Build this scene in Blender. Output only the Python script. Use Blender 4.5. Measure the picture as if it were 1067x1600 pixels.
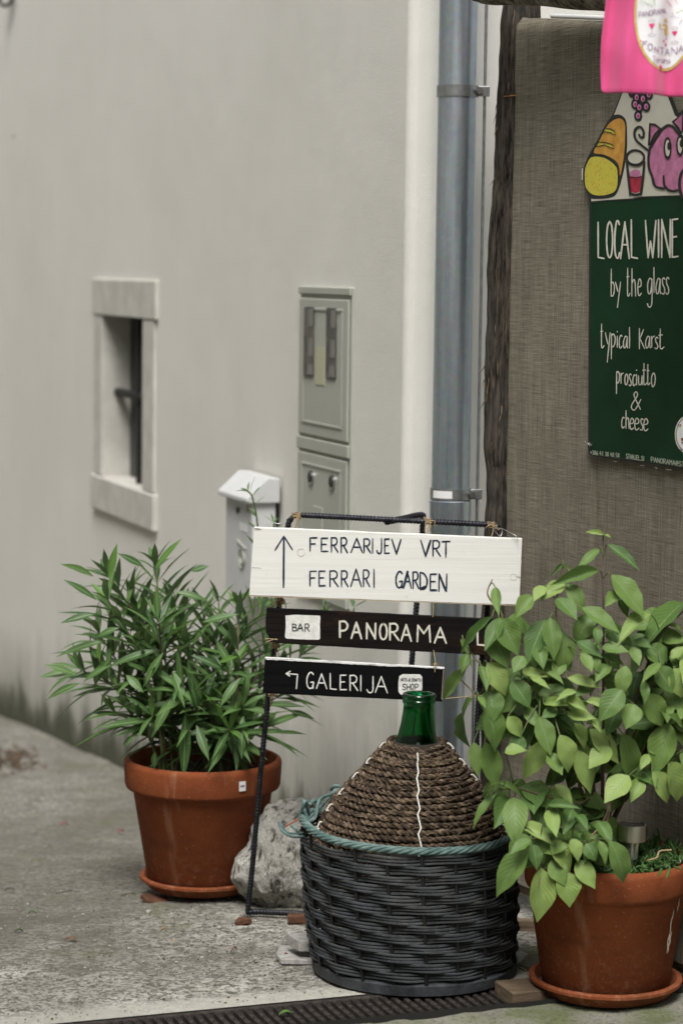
import bpy, math, random
from mathutils import Vector, Matrix, Quaternion
from mathutils import noise as mn
R = random.Random(7)
sc = bpy.context.scene
for o in list(bpy.data.objects): bpy.data.objects.remove(o)
COL = sc.collection
rad = math.radians
PI = math.pi

# ------------------------------------------------------------------ camera
PW, PH, FPX = 1067, 1600, 85/36*1600
CAMH = 1.6
pitch, roll = rad(5.75), 0.013
Fv = Vector((0, math.cos(pitch), -math.sin(pitch)))
U0 = Vector((0, math.sin(pitch), math.cos(pitch)))
R0 = Vector((1, 0, 0))
Rv = (R0*math.cos(roll) + U0*math.sin(roll)).normalized()
Uv = (U0*math.cos(roll) - R0*math.sin(roll)).normalized()
CP = Vector((0, 0, CAMH))
cam = bpy.data.cameras.new('camera'); camo = bpy.data.objects.new('camera', cam); COL.objects.link(camo)
cam.sensor_fit = 'VERTICAL'; cam.sensor_height = 36; cam.lens = 85
cam.clip_start = 0.05; cam.clip_end = 500
m = Matrix((Rv, Uv, -Fv)).transposed().to_4x4(); m.translation = CP
camo.matrix_world = m
cam.dof.use_dof = True; cam.dof.focus_distance = 5.62; cam.dof.aperture_fstop = 2.8
sc.camera = camo

# ------------------------------------------------------------------ light (overcast)
SUN_EL, SUN_AZ = rad(58), rad(188)       # azimuth clockwise from +Y : behind the camera
w = bpy.data.worlds.new('World'); sc.world = w; w.use_nodes = True
nt = w.node_tree; nt.nodes.clear()
sky = nt.nodes.new('ShaderNodeTexSky'); sky.sky_type = 'NISHITA'; sky.sun_disc = False
sky.sun_elevation = SUN_EL; sky.sun_rotation = SUN_AZ; sky.dust_density = 4; sky.air_density = 1.0
hs = nt.nodes.new('ShaderNodeHueSaturation'); hs.inputs['Saturation'].default_value = 0.22
bg = nt.nodes.new('ShaderNodeBackground'); bg.inputs[1].default_value = 0.075
wo = nt.nodes.new('ShaderNodeOutputWorld')
nt.links.new(sky.outputs[0], hs.inputs['Color']); nt.links.new(hs.outputs[0], bg.inputs[0]); nt.links.new(bg.outputs[0], wo.inputs[0])
sl = bpy.data.lights.new('sun', 'SUN'); sl.energy = 1.5; sl.angle = rad(24); sl.color = (1, .97, .92)
so = bpy.data.objects.new('sun', sl); COL.objects.link(so)
sdir = Vector((math.sin(SUN_AZ)*math.cos(SUN_EL), math.cos(SUN_AZ)*math.cos(SUN_EL), math.sin(SUN_EL)))
so.rotation_euler = sdir.to_track_quat('Z', 'Y').to_euler(); so.location = (0, -3, 8)
sc.view_settings.view_transform = 'Standard'; sc.view_settings.look = 'None'
sc.view_settings.gamma = 1; sc.view_settings.use_curve_mapping = False
sc.view_settings.exposure = 1.15
sc.render.engine = 'CYCLES'

# ------------------------------------------------------------------ geometry of the place
def ray(px, py): return (Fv*FPX + Rv*(px-PW/2) - Uv*(py-PH/2)).normalized()
def hit(px, py, p0, n):
    d = ray(px, py); return CP + d*((p0-CP).dot(n)/d.dot(n))
def atY(px, py, Y): return hit(px, py, Vector((0, Y, 0)), Vector((0, 1, 0)))
def proj(p):
    v = p-CP; k = FPX/v.dot(Fv); return (PW/2+v.dot(Rv)*k, PH/2-v.dot(Uv)*k)
A_ = Vector((.9409, .3387, 0)); B_ = Vector((-.3387, .9409, 0))   # along the drain / along the left wall
def ab(a, b, z=0): return A_*a + B_*b + Vector((0, 0, z))
BS = 5.35
def gz(b):
    s = b-BS
    if s < -.5: return 0
    if s > 9: s = 9+ (1-math.exp(-(s-9)/3))*2
    return -.088*(math.log(1+math.exp(s*6))/6 if s < 3 else s)
def ground(px, py):
    z = 0
    for i in range(40):
        p = hit(px, py, Vector((0, 0, z)), Vector((0, 0, 1))); z = .5*z+.5*gz(p.dot(B_))
    return p
CO = Vector((.163, 6.33, 0)); CA, CB = CO.dot(A_), CO.dot(B_)     # house corner
def wall(px, py, off=0): return hit(px, py, CO-A_*off, A_)        # point on the left wall plane (off metres proud)
def gp(p): return Vector((p.x, p.y, gz(p.dot(B_))))

# ------------------------------------------------------------------ helpers: nodes and materials
def mat(name, col, rough=.7, metal=0, bump=None, spec=.5, build=None, **kw):
    """bump=(scale,strength,detail) ; build(nt,P,coord) may refine"""
    M = bpy.data.materials.new(name); M.use_nodes = True; t = M.node_tree
    P = t.nodes['Principled BSDF']; P.inputs['Base Color'].default_value = (*col, 1)
    P.inputs['Roughness'].default_value = rough; P.inputs['Metallic'].default_value = metal
    P.inputs['Specular IOR Level'].default_value = spec
    for k, v in kw.items(): P.inputs[k.replace('_', ' ')].default_value = v
    tc = t.nodes.new('ShaderNodeTexCoord')
    M['_b'] = 0
    if build: build(N(t), P, tc)
    if bump:
        n = N(t); f = n.noise(tc.outputs['Object'], bump[0], bump[2] if len(bump) > 2 else 4)
        n.bump(f, bump[1], P, dist=kw.get('bd', .004))
    return M
class N:
    def __init__(s, t): s.t = t
    def new(s, ty): return s.t.nodes.new(ty)
    def l(s, a, b): s.t.links.new(a, b)
    def map(s, v, scale=(1,1,1), loc=(0,0,0), rot=(0,0,0)):
        n = s.new('ShaderNodeMapping'); n.inputs['Scale'].default_value = scale; n.inputs['Location'].default_value = loc
        n.inputs['Rotation'].default_value = rot; s.l(v, n.inputs[0]); return n.outputs[0]
    def noise(s, v, scale, detail=4, rough=.55, dist=0):
        n = s.new('ShaderNodeTexNoise'); n.inputs['Scale'].default_value = scale; n.inputs['Detail'].default_value = detail
        n.inputs['Roughness'].default_value = rough; n.inputs['Distortion'].default_value = dist; s.l(v, n.inputs['Vector']); return n.outputs['Fac']
    def vor(s, v, scale, feat='F1', out='Distance'):
        n = s.new('ShaderNodeTexVoronoi'); n.inputs['Scale'].default_value = scale; n.feature = feat; s.l(v, n.inputs['Vector']); return n.outputs[out]
    def ramp(s, f, stops):
        n = s.new('ShaderNodeValToRGB'); e = n.color_ramp.elements
        while len(e) < len(stops): e.new(.5)
        for i, (p, c) in enumerate(stops):
            e[i].position = p; e[i].color = (c, c, c, 1) if not hasattr(c, '__len__') else (*c, 1)
        s.l(f, n.inputs[0]); return n.outputs[0]
    def mix(s, f, a, b, mode='MIX'):
        n = s.new('ShaderNodeMix'); n.data_type = 'RGBA'; n.blend_type = mode
        for k, v in ((0, f), (6, a), (7, b)):
            sock = n.inputs[k]
            if hasattr(v, 'node'): s.l(v, sock)
            elif hasattr(v, '__len__'): sock.default_value = (*v, 1)
            else: sock.default_value = v if k == 0 else (v, v, v, 1)
        return n.outputs[2]
    def math(s, op, a, b=0, clamp=False):
        n = s.new('ShaderNodeMath'); n.operation = op; n.use_clamp = clamp
        for sock, v in ((n.inputs[0], a), (n.inputs[1], b)):
            if hasattr(v, 'node'): s.l(v, sock)
            else: sock.default_value = v
        return n.outputs[0]
    def sep(s, v):
        n = s.new('ShaderNodeSeparateXYZ'); s.l(v, n.inputs[0]); return n.outputs
    def bump(s, f, strength, P, dist=.004, prev=None):
        n = s.new('ShaderNodeBump'); n.inputs['Strength'].default_value = strength; n.inputs['Distance'].default_value = dist
        s.l(f, n.inputs['Height'])
        if prev: s.l(prev, n.inputs['Normal'])
        if P: s.l(n.outputs[0], P.inputs['Normal'])
        return n.outputs[0]

# plaster (object coordinates = world for the house)
def b_plaster(n, P, tc):
    v = n.new('ShaderNodeNewGeometry').outputs['Position']
    big = n.noise(v, 1.3, 4, .6); med = n.noise(n.map(v, (3, 3, 1.2)), 2.2, 5, .6)
    c = n.mix(n.ramp(big, [(.3, 0), (.7, 1)]), (.65, .638, .59), (.705, .692, .645))
    c = n.mix(n.ramp(med, [(.45, .0), (.85, .16)]), c, (.56, .55, .51))
    # algae and splash dirt rising from the ground: height above the sloping ground
    s = n.sep(v)
    b = n.math('ADD', n.math('MULTIPLY', s[0], B_.x), n.math('MULTIPLY', s[1], B_.y))
    g = n.math('MULTIPLY', n.math('MAXIMUM', n.math('SUBTRACT', b, BS), 0), -.088)
    h = n.math('SUBTRACT', s[2], g)
    streak = n.noise(n.map(v, (5.5, 5.5, 1.6)), 1.0, 6, .7)
    h2 = n.math('SUBTRACT', h, n.math('MULTIPLY', n.math('SUBTRACT', streak, .5), .55))
    f = n.ramp(n.math('DIVIDE', n.math('SUBTRACT', h2, .04), .42), [(0, 1), (.14, .9), (.34, .42), (1, 0)])
    c = n.mix(f, c, n.mix(streak, (.045, .050, .030), (.12, .12, .085)))
    n.l(c, P.inputs['Base Color'])
    p = n.bump(n.noise(v, 260, 3, .6), .55, None, .0025)
    p = n.bump(n.noise(v, 5, 3, .5), .12, None, .03, p)
    n.l(p, P.inputs['Normal'])
PLASTER = mat('plaster', (.5, .5, .46), .92, spec=.2, build=b_plaster)

def b_ground(n, P, tc):
    v = n.new('ShaderNodeNewGeometry').outputs['Position']
    big = n.noise(v, 1.7, 5, .65, .5); med = n.noise(v, 9, 6, .7); fin = n.noise(v, 90, 5, .75)
    c = n.mix(n.ramp(med, [(.3, 0), (.7, 1)]), (.29, .282, .252), (.56, .545, .495))
    c = n.mix(n.ramp(fin, [(.40, .9), (.53, 0)]), c, (.06, .055, .045))
    c = n.mix(n.ramp(fin, [(.60, 0), (.70, .7)]), c, (.55, .54, .50))
    gr1 = n.noise(v, 42, 4, .8)
    c = n.mix(n.ramp(gr1, [(.40, .85), (.50, 0)]), c, (.075, .068, .055))
    c = n.mix(n.ramp(gr1, [(.56, 0), (.66, .8)]), c, (.52, .50, .45))
    c = n.mix(n.ramp(big, [(.44, 0), (.62, .7)]), c, (.12, .11, .088))
    sg = n.sep(v); bb = n.math('ADD', n.math('MULTIPLY', sg[0], B_.x), n.math('MULTIPLY', sg[1], B_.y))
    painted_shade = n.ramp(n.math('DIVIDE', n.math('SUBTRACT', n.math('ADD', bb, n.math('MULTIPLY', n.math('SUBTRACT', big, .5), 1.2)), DR1), 4), [(.10, 0), (.28, .62), (.8, .45)])  # contact shade painted into the concrete, from near the drain towards the wall
    c = n.mix(painted_shade, c, n.mix(med, (.085, .078, .062), (.17, .16, .13)))
    moss = n.math('MULTIPLY', n.ramp(n.noise(v, 3.1, 5, .7), [(.55, 0), (.68, .6)]), n.ramp(n.noise(v, 40, 3), [(.3, .3), (.6, 1)]))
    c = n.mix(moss, c, (.11, .125, .055))
    # a worn bare lip of fresh mortar along the drain
    s = n.sep(v); b = n.math('ADD', n.math('MULTIPLY', s[0], B_.x), n.math('MULTIPLY', s[1], B_.y))
    lip = n.ramp(n.math('SUBTRACT', n.math('ADD', b, n.math('MULTIPLY', n.math('SUBTRACT', med, .5), .05)), DR1), [(0, .8), (.07, .7), (.12, 0)])
    c = n.mix(lip, c, n.mix(fin, (.40, .39, .34), (.50, .49, .44)))
    n.l(c, P.inputs['Base Color'])
    p = n.bump(fin, .8, None, .005); p = n.bump(med, .6, None, .012, p); p = n.bump(gr1, .8, None, .008, p)
    n.l(p, P.inputs['Normal'])
g1 = ground(564, 1557).dot(B_); g2 = ground(300, 1583).dot(B_); g0 = ground(680, 1593).dot(B_)
DR1 = (g1+g2)/2; DR0 = min(DR1-.1, g0)
print('drain', g1, g2, g0, 'corner', CA, CB)
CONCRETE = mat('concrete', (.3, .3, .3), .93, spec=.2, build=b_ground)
def b_mossy(n, P, tc):
    v = n.new('ShaderNodeNewGeometry').outputs['Position']
    med = n.noise(v, 14, 6, .7); fin = n.noise(v, 110, 4, .7)
    c = n.mix(n.ramp(med, [(.3, 0), (.65, 1)]), (.15, .145, .115), (.33, .32, .28))
    c = n.mix(n.ramp(n.noise(v, 7, 5, .7), [(.42, 0), (.6, .85)]), c, (.10, .12, .045))
    c = n.mix(n.ramp(fin, [(.35, .7), (.5, 0)]), c, (.06, .06, .045))
    n.l(c, P.inputs['Base Color']); n.l(n.bump(fin, .8, None, .005, n.bump(med, .8, None, .015)), P.inputs['Normal'])
MOSSY = mat('mossy_stone', (.3, .3, .3), .95, spec=.15, build=b_mossy)

def two(name, a, b, scale, rough=.8, bump=.4, bs=None, dist=.004, detail=5, stretch=(1,1,1), metal=0, spec=.4, lo=.35, hi=.65):
    def f(n, P, tc):
        v = n.map(tc.outputs['Object'], stretch); x = n.noise(v, scale, detail, .62)
        n.l(n.mix(n.ramp(x, [(lo, 0), (hi, 1)]), a, b), P.inputs['Base Color'])
        if bump: n.bump(n.noise(v, bs or scale*3, 5, .65), bump, P, dist)
    return mat(name, a, rough, metal, spec=spec, build=f)
TRIM = two('window_stone', (.46, .45, .405), (.56, .55, .505), 12, .9, .4, 150)
IRON = two('black_iron', (.012, .012, .013), (.03, .028, .026), 60, .6, .4, metal=.3)
REBAR = two('rebar_steel', (.022, .024, .03), (.05, .05, .058), 45, .42, .25, metal=.75)
CABGREY = two('cabinet_grey', (.36, .375, .325), (.40, .41, .36), 3, .45, .08, 200, .001)
DARKGLASS = mat('dark_glass', (.02, .02, .022), .12)
METERWIN = None
def b_meter(n, P, tc):
    v = n.map(tc.outputs['Object'], (1, 1, 1)); x = n.vor(v, 28, 'F1', 'Color'); s = n.sep(x)
    n.l(n.ramp(s[0], [(.2, (.055, .055, .05)), (.5, (.08, .078, .068)), (.9, (.11, .105, .09))]), P.inputs['Base Color'])
METERWIN = mat('meter_window', (.1, .1, .1), .3, build=b_meter); METERWIN2 = mat('meter_pane', (.19, .185, .165), .4)
YELLOW = mat('pale_label', (.43, .43, .29), .6)
WHITEMETAL = two('white_metal', (.52, .53, .53), (.58, .59, .59), 6, .45, .03, 80, .001)
CHROME = mat('chrome', (.55, .55, .55), .22, 1)
BLACK = mat('black_plastic', (.012, .012, .012), .4)
def b_zinc(n, P, tc):
    v = tc.outputs['Object']
    st = n.noise(n.map(v, (16, 16, .7)), 1.4, 5, .6); cell = n.vor(n.map(v, (1, 1, 1)), 75, 'F1', 'Color')
    c = n.mix(n.ramp(st, [(.3, 0), (.7, 1)]), (.32, .385, .43), (.59, .65, .70))
    c = n.mix(.12, c, cell, 'MULTIPLY')
    c = n.mix(n.ramp(n.noise(v, 30, 5, .7), [(.58, 0), (.72, .35)]), c, (.6, .62, .62))
    n.l(c, P.inputs['Base Color'])
    n.l(n.ramp(st, [(.3, .24), (.7, .42)]), P.inputs['Roughness'])
    n.bump(n.noise(v, 24, 3), .12, P, .01)
ZINC = mat('zinc', (.4, .45, .5), .4, .85, build=b_zinc)
STEELBAND = two('galvanised_band', (.30, .31, .31), (.42, .43, .43), 40, .38, .1, metal=.85)
STICKER = mat('white_paper', (.75, .75, .75), .6)
def b_bark(n, P, tc):
    v = tc.outputs['Object']; st = n.noise(n.map(v, (1, 1, .09)), 120, 7, .75, .2); x = n.noise(n.map(v, (1, 1, .3)), 18, 5, .6)
    c = n.mix(n.ramp(st, [(.42, 0), (.62, 1)]), (.008, .007, .006), (.115, .095, .075))
    c = n.mix(n.ramp(x, [(.45, 0), (.7, .5)]), c, (.10, .095, .085))
    c = n.mix(n.ramp(n.noise(n.map(v, (1, 1, .03)), 130, 3), [(.66, 0), (.70, .8)]), c, (.33, .27, .19))
    n.l(c, P.inputs['Base Color']); n.bump(st, .9, P, .012)
BARK = mat('rough_bark', (.08, .07, .06), .95, spec=.15, build=b_bark)
def b_log(n, P, tc):
    v = tc.outputs['Object']; st = n.noise(n.map(v, (.12, 1, 1)), 60, 6, .7)
    c = n.mix(n.ramp(st, [(.38, 0), (.6, 1)]), (.03, .026, .02), (.36, .32, .25))
    n.l(c, P.inputs['Base Color']); n.bump(st, .9, P, .01)
LOG = mat('peeled_log', (.2, .17, .13), .95, spec=.15, build=b_log)
def b_linen(n, P, tc):
    uv = tc.outputs['UV']      # metres
    hz = n.noise(n.map(uv, (16, 620, 1)), 1, 2, .6); vt = n.noise(n.map(uv, (560, 11, 1), (3, 5, 0)), 1, 2, .6)
    hs_ = n.noise(n.map(uv, (6, 200, 1), (9, 2, 0)), 1, 3, .6); vs_ = n.noise(n.map(uv, (150, 3.5, 1)), 1, 3, .6)
    big = n.noise(uv, 5, 3)
    t = n.math('ADD', n.math('MULTIPLY', hz, .5), n.math('MULTIPLY', vt, .4)); t = n.math('ADD', t, n.math('MULTIPLY', n.math('ADD', hs_, vs_), .22))
    c = n.ramp(t, [(.50, (.085, .076, .056)), (.67, (.205, .185, .142)), (.84, (.34, .31, .25))])
    c = n.mix(n.ramp(big, [(.35, 0), (.7, .3)]), c, (.10, .088, .065))
    n.l(c, P.inputs['Base Color']); n.bump(t, .7, P, .002)
LINEN = mat('linen_cloth', (.18, .16, .12), .95, spec=.1, build=b_linen)
def b_ww(n, P, tc):
    v = tc.outputs['Object']; g = n.noise(n.map(v, (.9, 6, 26)), 3.2, 6, .6, .6)
    c = n.mix(n.ramp(g, [(.45, 0), (.72, .55)]), (.78, .78, .745), (.66, .655, .61))
    c = n.mix(n.ramp(n.noise(v, 30, 3), [(.66, 0), (.75, .3)]), c, (.55, .53, .47))
    n.l(c, P.inputs['Base Color']); n.bump(g, .25, P, .003)
WHITEWOOD = mat('white_painted_board', (.75, .75, .72), .6, build=b_ww)
RAWWOOD = two('raw_wood_edge', (.35, .27, .17), (.5, .41, .29), 30, .8, .3, stretch=(.2, 1, 1))
def b_dw(n, P, tc):
    v = tc.outputs['Object']; g = n.noise(n.map(v, (1.2, 6, 30)), 3, 6, .65, .8)
    c = n.mix(n.ramp(g, [(.4, 0), (.65, 1)]), (.005, .004, .004), (.014, .010, .008))
    c = n.mix(n.ramp(n.noise(n.map(v, (4, 4, 12)), 1.7, 4, .6), [(.56, 0), (.7, .75)]), c, (.05, .019, .008))
    n.l(c, P.inputs['Base Color']); n.bump(g, .35, P, .003)
DARKWOOD = mat('burnt_brown_board', (.03, .02, .015), .8, spec=.12, build=b_dw)
BLACKWOOD = two('black_painted_board', (.002, .002, .002), (.006, .006, .0065), 6, .85, .4, 40, .002, stretch=(.4, 4, 8), spec=.1)
WHITEPAINT = two('white_paint', (.62, .62, .58), (.80, .80, .77), 70, .6, .4, 120, .002)
CREAMPAINT = two('cream_paint', (.58, .56, .47), (.72, .70, .62), 90, .6, .3, 150, .001)
GREYPAINT = mat('grey_lettering', (.30, .34, .26), .6)
WORNPAINT = two('worn_white_paint', (.05, .045, .04), (.70, .70, .69), 45, .7, .5, stretch=(.35, 1, 1), lo=.36, hi=.46)
NAVY = two('navy_paint', (.010, .012, .025), (.03, .045, .085), 55, .4, 0)
TWINE = two('twine', (.30, .21, .11), (.5, .38, .22), 200, .9, .5)
WIRE = mat('thin_wire', (.45, .45, .44), .4, .9)
GREENBOARD = two('dark_green_paint', (.006, .028, .011), (.009, .038, .016), 6, .6, .05, 60, .001, spec=.12)
OUTLINE = mat('black_outline_paint', (.010, .011, .010), .45)
CREAM = two('cream_board_paint', (.50, .485, .40), (.55, .535, .45), 15, .55, .05, 60, .001)
ORANGE = two('bread_crust_paint', (.46, .22, .035), (.60, .33, .06), 40, .6, .2, 60, .001)
def b_crumb(n, P, tc):
    x = n.vor(tc.outputs['Object'], 95); 
    n.l(n.mix(n.ramp(x, [(.22, .8), (.34, 0)]), n.mix(n.noise(tc.outputs['Object'], 60, 3), (.50, .44, .035), (.60, .55, .08)), (.55, .26, .04)), P.inputs['Base Color'])
CRUMB = mat('bread_crumb_paint', (.5, .45, .05), .6, build=b_crumb)
PIGPINK = two('pink_purple_paint', (.36, .12, .22), (.52, .20, .34), 40, .6, .2, 60, .001)
WINE = two('wine_red_paint', (.30, .015, .035), (.48, .03, .07), 50, .5, 0)
LILAC = mat('lilac_paint', (.48, .22, .42), .6)
def b_pink(n, P, tc):
    v = tc.outputs['Object']; n.l(n.mix(n.noise(v, 12, 2), (.62, .06, .20), (.70, .11, .28)), P.inputs['Base Color'])
    n.bump(n.noise(n.map(v, (1, 1, 1)), 700, 2), .15, P, .001)
PINK = mat('pink_cloth', (.8, .05, .25), .8, spec=.2, build=b_pink, Sheen_Weight=.3)
FLAGWHITE = mat('printed_white', (.78, .78, .80), .8)
GOLD = two('printed_gold', (.55, .38, .08), (.68, .52, .2), 60, .7, 0)
MAUVE = mat('printed_mauve', (.30, .17, .28), .8)
PRINTPINK = mat('printed_pink', (.75, .05, .2), .8)
LEAFPRINT = mat('printed_green', (.35, .5, .15), .8)
def b_terra(n, P, tc):
    v = tc.outputs['Object']; x = n.noise(v, 9, 5, .65); f = n.noise(v, 160, 4, .7)
    c = n.mix(n.ramp(x, [(.3, 0), (.7, 1)]), (.165, .042, .014), (.235, .064, .022))
    c = n.mix(n.ramp(f, [(.62, 0), (.72, .5)]), c, (.52, .36, .24))
    c = n.mix(n.ramp(n.noise(n.map(v, (9, 9, 1.1), (2, 1, 0)), 1, 4, .6), [(.66, 0), (.76, .35)]), c, (.50, .33, .22))
    c = n.mix(n.ramp(n.noise(v, 4, 4, .6), [(.5, 0), (.75, .4)]), c, (.115, .038, .018))
    oz = n.sep(tc.outputs['Object'])[2]
    low = n.math('MULTIPLY', n.ramp(n.math('DIVIDE', oz, .16), [(.0, 1), (1, 0)]), n.ramp(n.noise(v, 55, 6, .8), [(.52, 0), (.66, .45)]))
    c = n.mix(low, c, (.42, .27, .18))
    c = n.mix(n.ramp(n.noise(n.map(v, (1, 1, 2.2)), 6.5, 6, .75), [(.52, 0), (.68, .45)]), c, (.085, .035, .018))
    n.l(c, P.inputs['Base Color']); n.l(n.bump(n.noise(n.map(v, (1, 1, 9)), 30, 4), .12, None, .003, n.bump(f, .25, None, .002)), P.inputs['Normal'])
TERRA = mat('terracotta', (.35, .12, .05), .82, spec=.18, build=b_terra)
TERRAD = two('weathered_terracotta', (.07, .036, .022), (.14, .065, .038), 40, .85, .4, spec=.2)
SOIL = two('potting_soil', (.012, .009, .007), (.05, .038, .028), 70, .97, 1, 120, .01)
def leafmat(name, c1, c2, rib, back, vein=0, rough=.45):
    M = bpy.data.materials.new(name); M.use_nodes = True; t = M.node_tree; n = N(t); P = t.nodes['Principled BSDF']; out = t.nodes['Material Output']
    oi = n.new('ShaderNodeObjectInfo'); ge = n.new('ShaderNodeNewGeometry'); tc = n.new('ShaderNodeTexCoord')
    r = n.math('FRACT', n.math('ADD', oi.outputs['Random'], ge.outputs['Random Per Island']))
    c = n.mix(r, c1, c2)
    s = n.sep(tc.outputs['UV']); d = n.math('ABSOLUTE', n.math('SUBTRACT', s[0], .5))
    c = n.mix(n.ramp(d, [(.02, .85), (.055, 0)]), c, rib)
    if vein:
        vv = n.math('SUBTRACT', n.math('MULTIPLY', s[1], 9), n.math('MULTIPLY', d, 7)); tri = n.math('ABSOLUTE', n.math('SUBTRACT', n.math('FRACT', vv), .5))
        c = n.mix(n.ramp(tri, [(.04, .45), (.14, 0)]), c, rib)
        P_b = n.bump(n.ramp(tri, [(.0, 0), (.2, 1)]), .35, P, .0015)
    c = n.mix(n.ramp(n.noise(tc.outputs['Object'], 3, 3), [(.4, 0), (.7, .25)]), c, c1)
    c = n.mix(ge.outputs['Backfacing'], c, back)
    n.l(c, P.inputs['Base Color']); P.inputs['Roughness'].default_value = rough; P.inputs['Specular IOR Level'].default_value = .4
    tr = n.new('ShaderNodeBsdfTranslucent'); n.l(n.mix(.5, c, (.20, .30, .04)), tr.inputs[0])
    mx = n.new('ShaderNodeMixShader'); mx.inputs[0].default_value = .22
    n.l(P.outputs[0], mx.inputs[1]); n.l(tr.outputs[0], mx.inputs[2]); n.l(mx.outputs[0], out.inputs['Surface'])
    return M
OLEAF = leafmat('oleander_leaf', (.040, .100, .026), (.105, .200, .055), (.32, .42, .22), (.12, .19, .11))
OYOUNG = leafmat('oleander_young_leaf', (.085, .19, .035), (.12, .24, .05), (.2, .3, .1), (.1, .17, .06))
SLEAF = leafmat('shrub_leaf', (.062, .135, .030), (.170, .265, .065), (.17, .26, .10), (.10, .17, .07), vein=1, rough=.5)
SYOUNG = leafmat('shrub_bright_leaf', (.21, .31, .075), (.28, .38, .11), (.22, .33, .13), (.13, .21, .08), vein=1, rough=.5)
STEMG = mat('green_stem', (.09, .12, .04), .6)
STEMB = two('brown_twig', (.09, .06, .035), (.20, .15, .09), 60, .8, .3)
STEMP = mat('purple_twig', (.06, .035, .03), .6)
SUCC = leafmat('succulent_leaf', (.045, .11, .03), (.12, .22, .07), (.1, .2, .07), (.05, .12, .04), rough=.35)
DRY = two('dry_leaf', (.10, .05, .025), (.20, .11, .05), 40, .8, .3)
def b_rope(n, P, tc):
    g = n.new('ShaderNodeNewGeometry'); v = g.outputs['Position']
    st = n.noise(v, 55, 3, .6); f = n.noise(v, 260, 3, .6)
    c = n.ramp(st, [(.38, (.024, .015, .009)), (.54, (.085, .058, .036)), (.70, (.25, .185, .125))])
    c = n.mix(n.ramp(f, [(.35, .6), (.55, 0)]), c, (.03, .02, .013))
    n.l(c, P.inputs['Base Color']); n.bump(f, .8, P, .002)
ROPE = mat('seagrass_rope', (.14, .10, .06), .7, spec=.3, build=b_rope)
ROPEIN = mat('dark_straw_lining', (.02, .014, .009), .95)
THREAD = mat('white_cord', (.62, .60, .55), .8, bump=(300, .4))
def b_rod(n, P, tc):
    v = n.new('ShaderNodeNewGeometry').outputs['Position']; x = n.noise(v, 22, 5, .65); f = n.noise(n.map(v, (1, 1, 6)), 90, 3)
    c = n.mix(n.ramp(x, [(.35, 0), (.65, 1)]), (.016, .017, .019), (.050, .056, .062))
    oi = n.new('ShaderNodeObjectInfo').outputs['Random']
    c = n.mix(n.math('MULTIPLY', oi, .5), c, (.050, .055, .058))
    c = n.mix(n.ramp(n.noise(v, 7, 4, .7), [(.52, 0), (.7, .6)]), c, (.070, .070, .066))
    c = n.mix(n.ramp(f, [(.6, 0), (.72, .5)]), c, (.16, .165, .165))
    n.l(c, P.inputs['Base Color']); n.bump(f, .2, P, .001)
RODS = mat('black_weave', (.03, .033, .036), .7, spec=.35, build=b_rod)
TEAL = two('weathered_teal_weave', (.055, .10, .094), (.14, .215, .20), 40, .6, .3, 150, .001)
BOTTLE = None
BM = bpy.data.materials.new('green_glass'); BM.use_nodes = True
_t = BM.node_tree; _P = _t.nodes['Principled BSDF']; _P.inputs['Base Color'].default_value = (.02, .36, .12, 1); _P.inputs['Transmission Weight'].default_value = 1
_P.inputs['Roughness'].default_value = .04; _P.inputs['IOR'].default_value = 1.5
def b_rock(n, P, tc):
    v = tc.outputs['Object']; x = n.noise(v, 14, 6, .7, .4); st = n.noise(n.map(v, (1, 1, .35), rot=(0, .5, 0)), 42, 5, .7)
    c = n.mix(n.ramp(x, [(.35, 0), (.62, 1)]), (.34, .33, .295), (.56, .545, .50))
    c = n.mix(n.ramp(st, [(.38, .95), (.48, 0)]), c, (.06, .055, .045))
    c = n.mix(n.ramp(n.noise(v, 120, 3), [(.6, 0), (.7, .6)]), c, (.55, .54, .50))
    n.l(c, P.inputs['Base Color']); n.l(n.bump(n.noise(v, 130, 4, .7), .7, None, .004, n.bump(st, 1, None, .03)), P.inputs['Normal'])
ROCK = mat('limestone', (.35, .33, .3), .95, spec=.2, build=b_rock)
STONE = two('granite_offcut', (.24, .235, .22), (.40, .39, .37), 90, .9, .5, 150, .002)
PEBBLE = two('pale_pebble', (.2, .19, .17), (.50, .48, .45), 60, .9, .4)
WOODB = two('timber_block', (.09, .062, .038), (.19, .14, .09), 25, .85, .5, stretch=(.4, 1, 3))
GRATE = two('cast_iron_grate', (.018, .016, .015), (.07, .058, .048), 50, .7, .5, metal=.3)
PIT = mat('wet_channel', (.01, .009, .008), .8)
SATIN = two('brushed_steel', (.50, .48, .44), (.62, .60, .56), 60, .32, .05, metal=1, stretch=(1, 1, .05))
CLEARP = mat('clear_plastic', (.8, .85, .8), .1, Transmission_Weight=.9, IOR=1.4)
SOLAR = mat('solar_cell', (.008, .008, .012), .15)
RED = mat('red_petal', (.22, .008, .03), .6)

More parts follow.
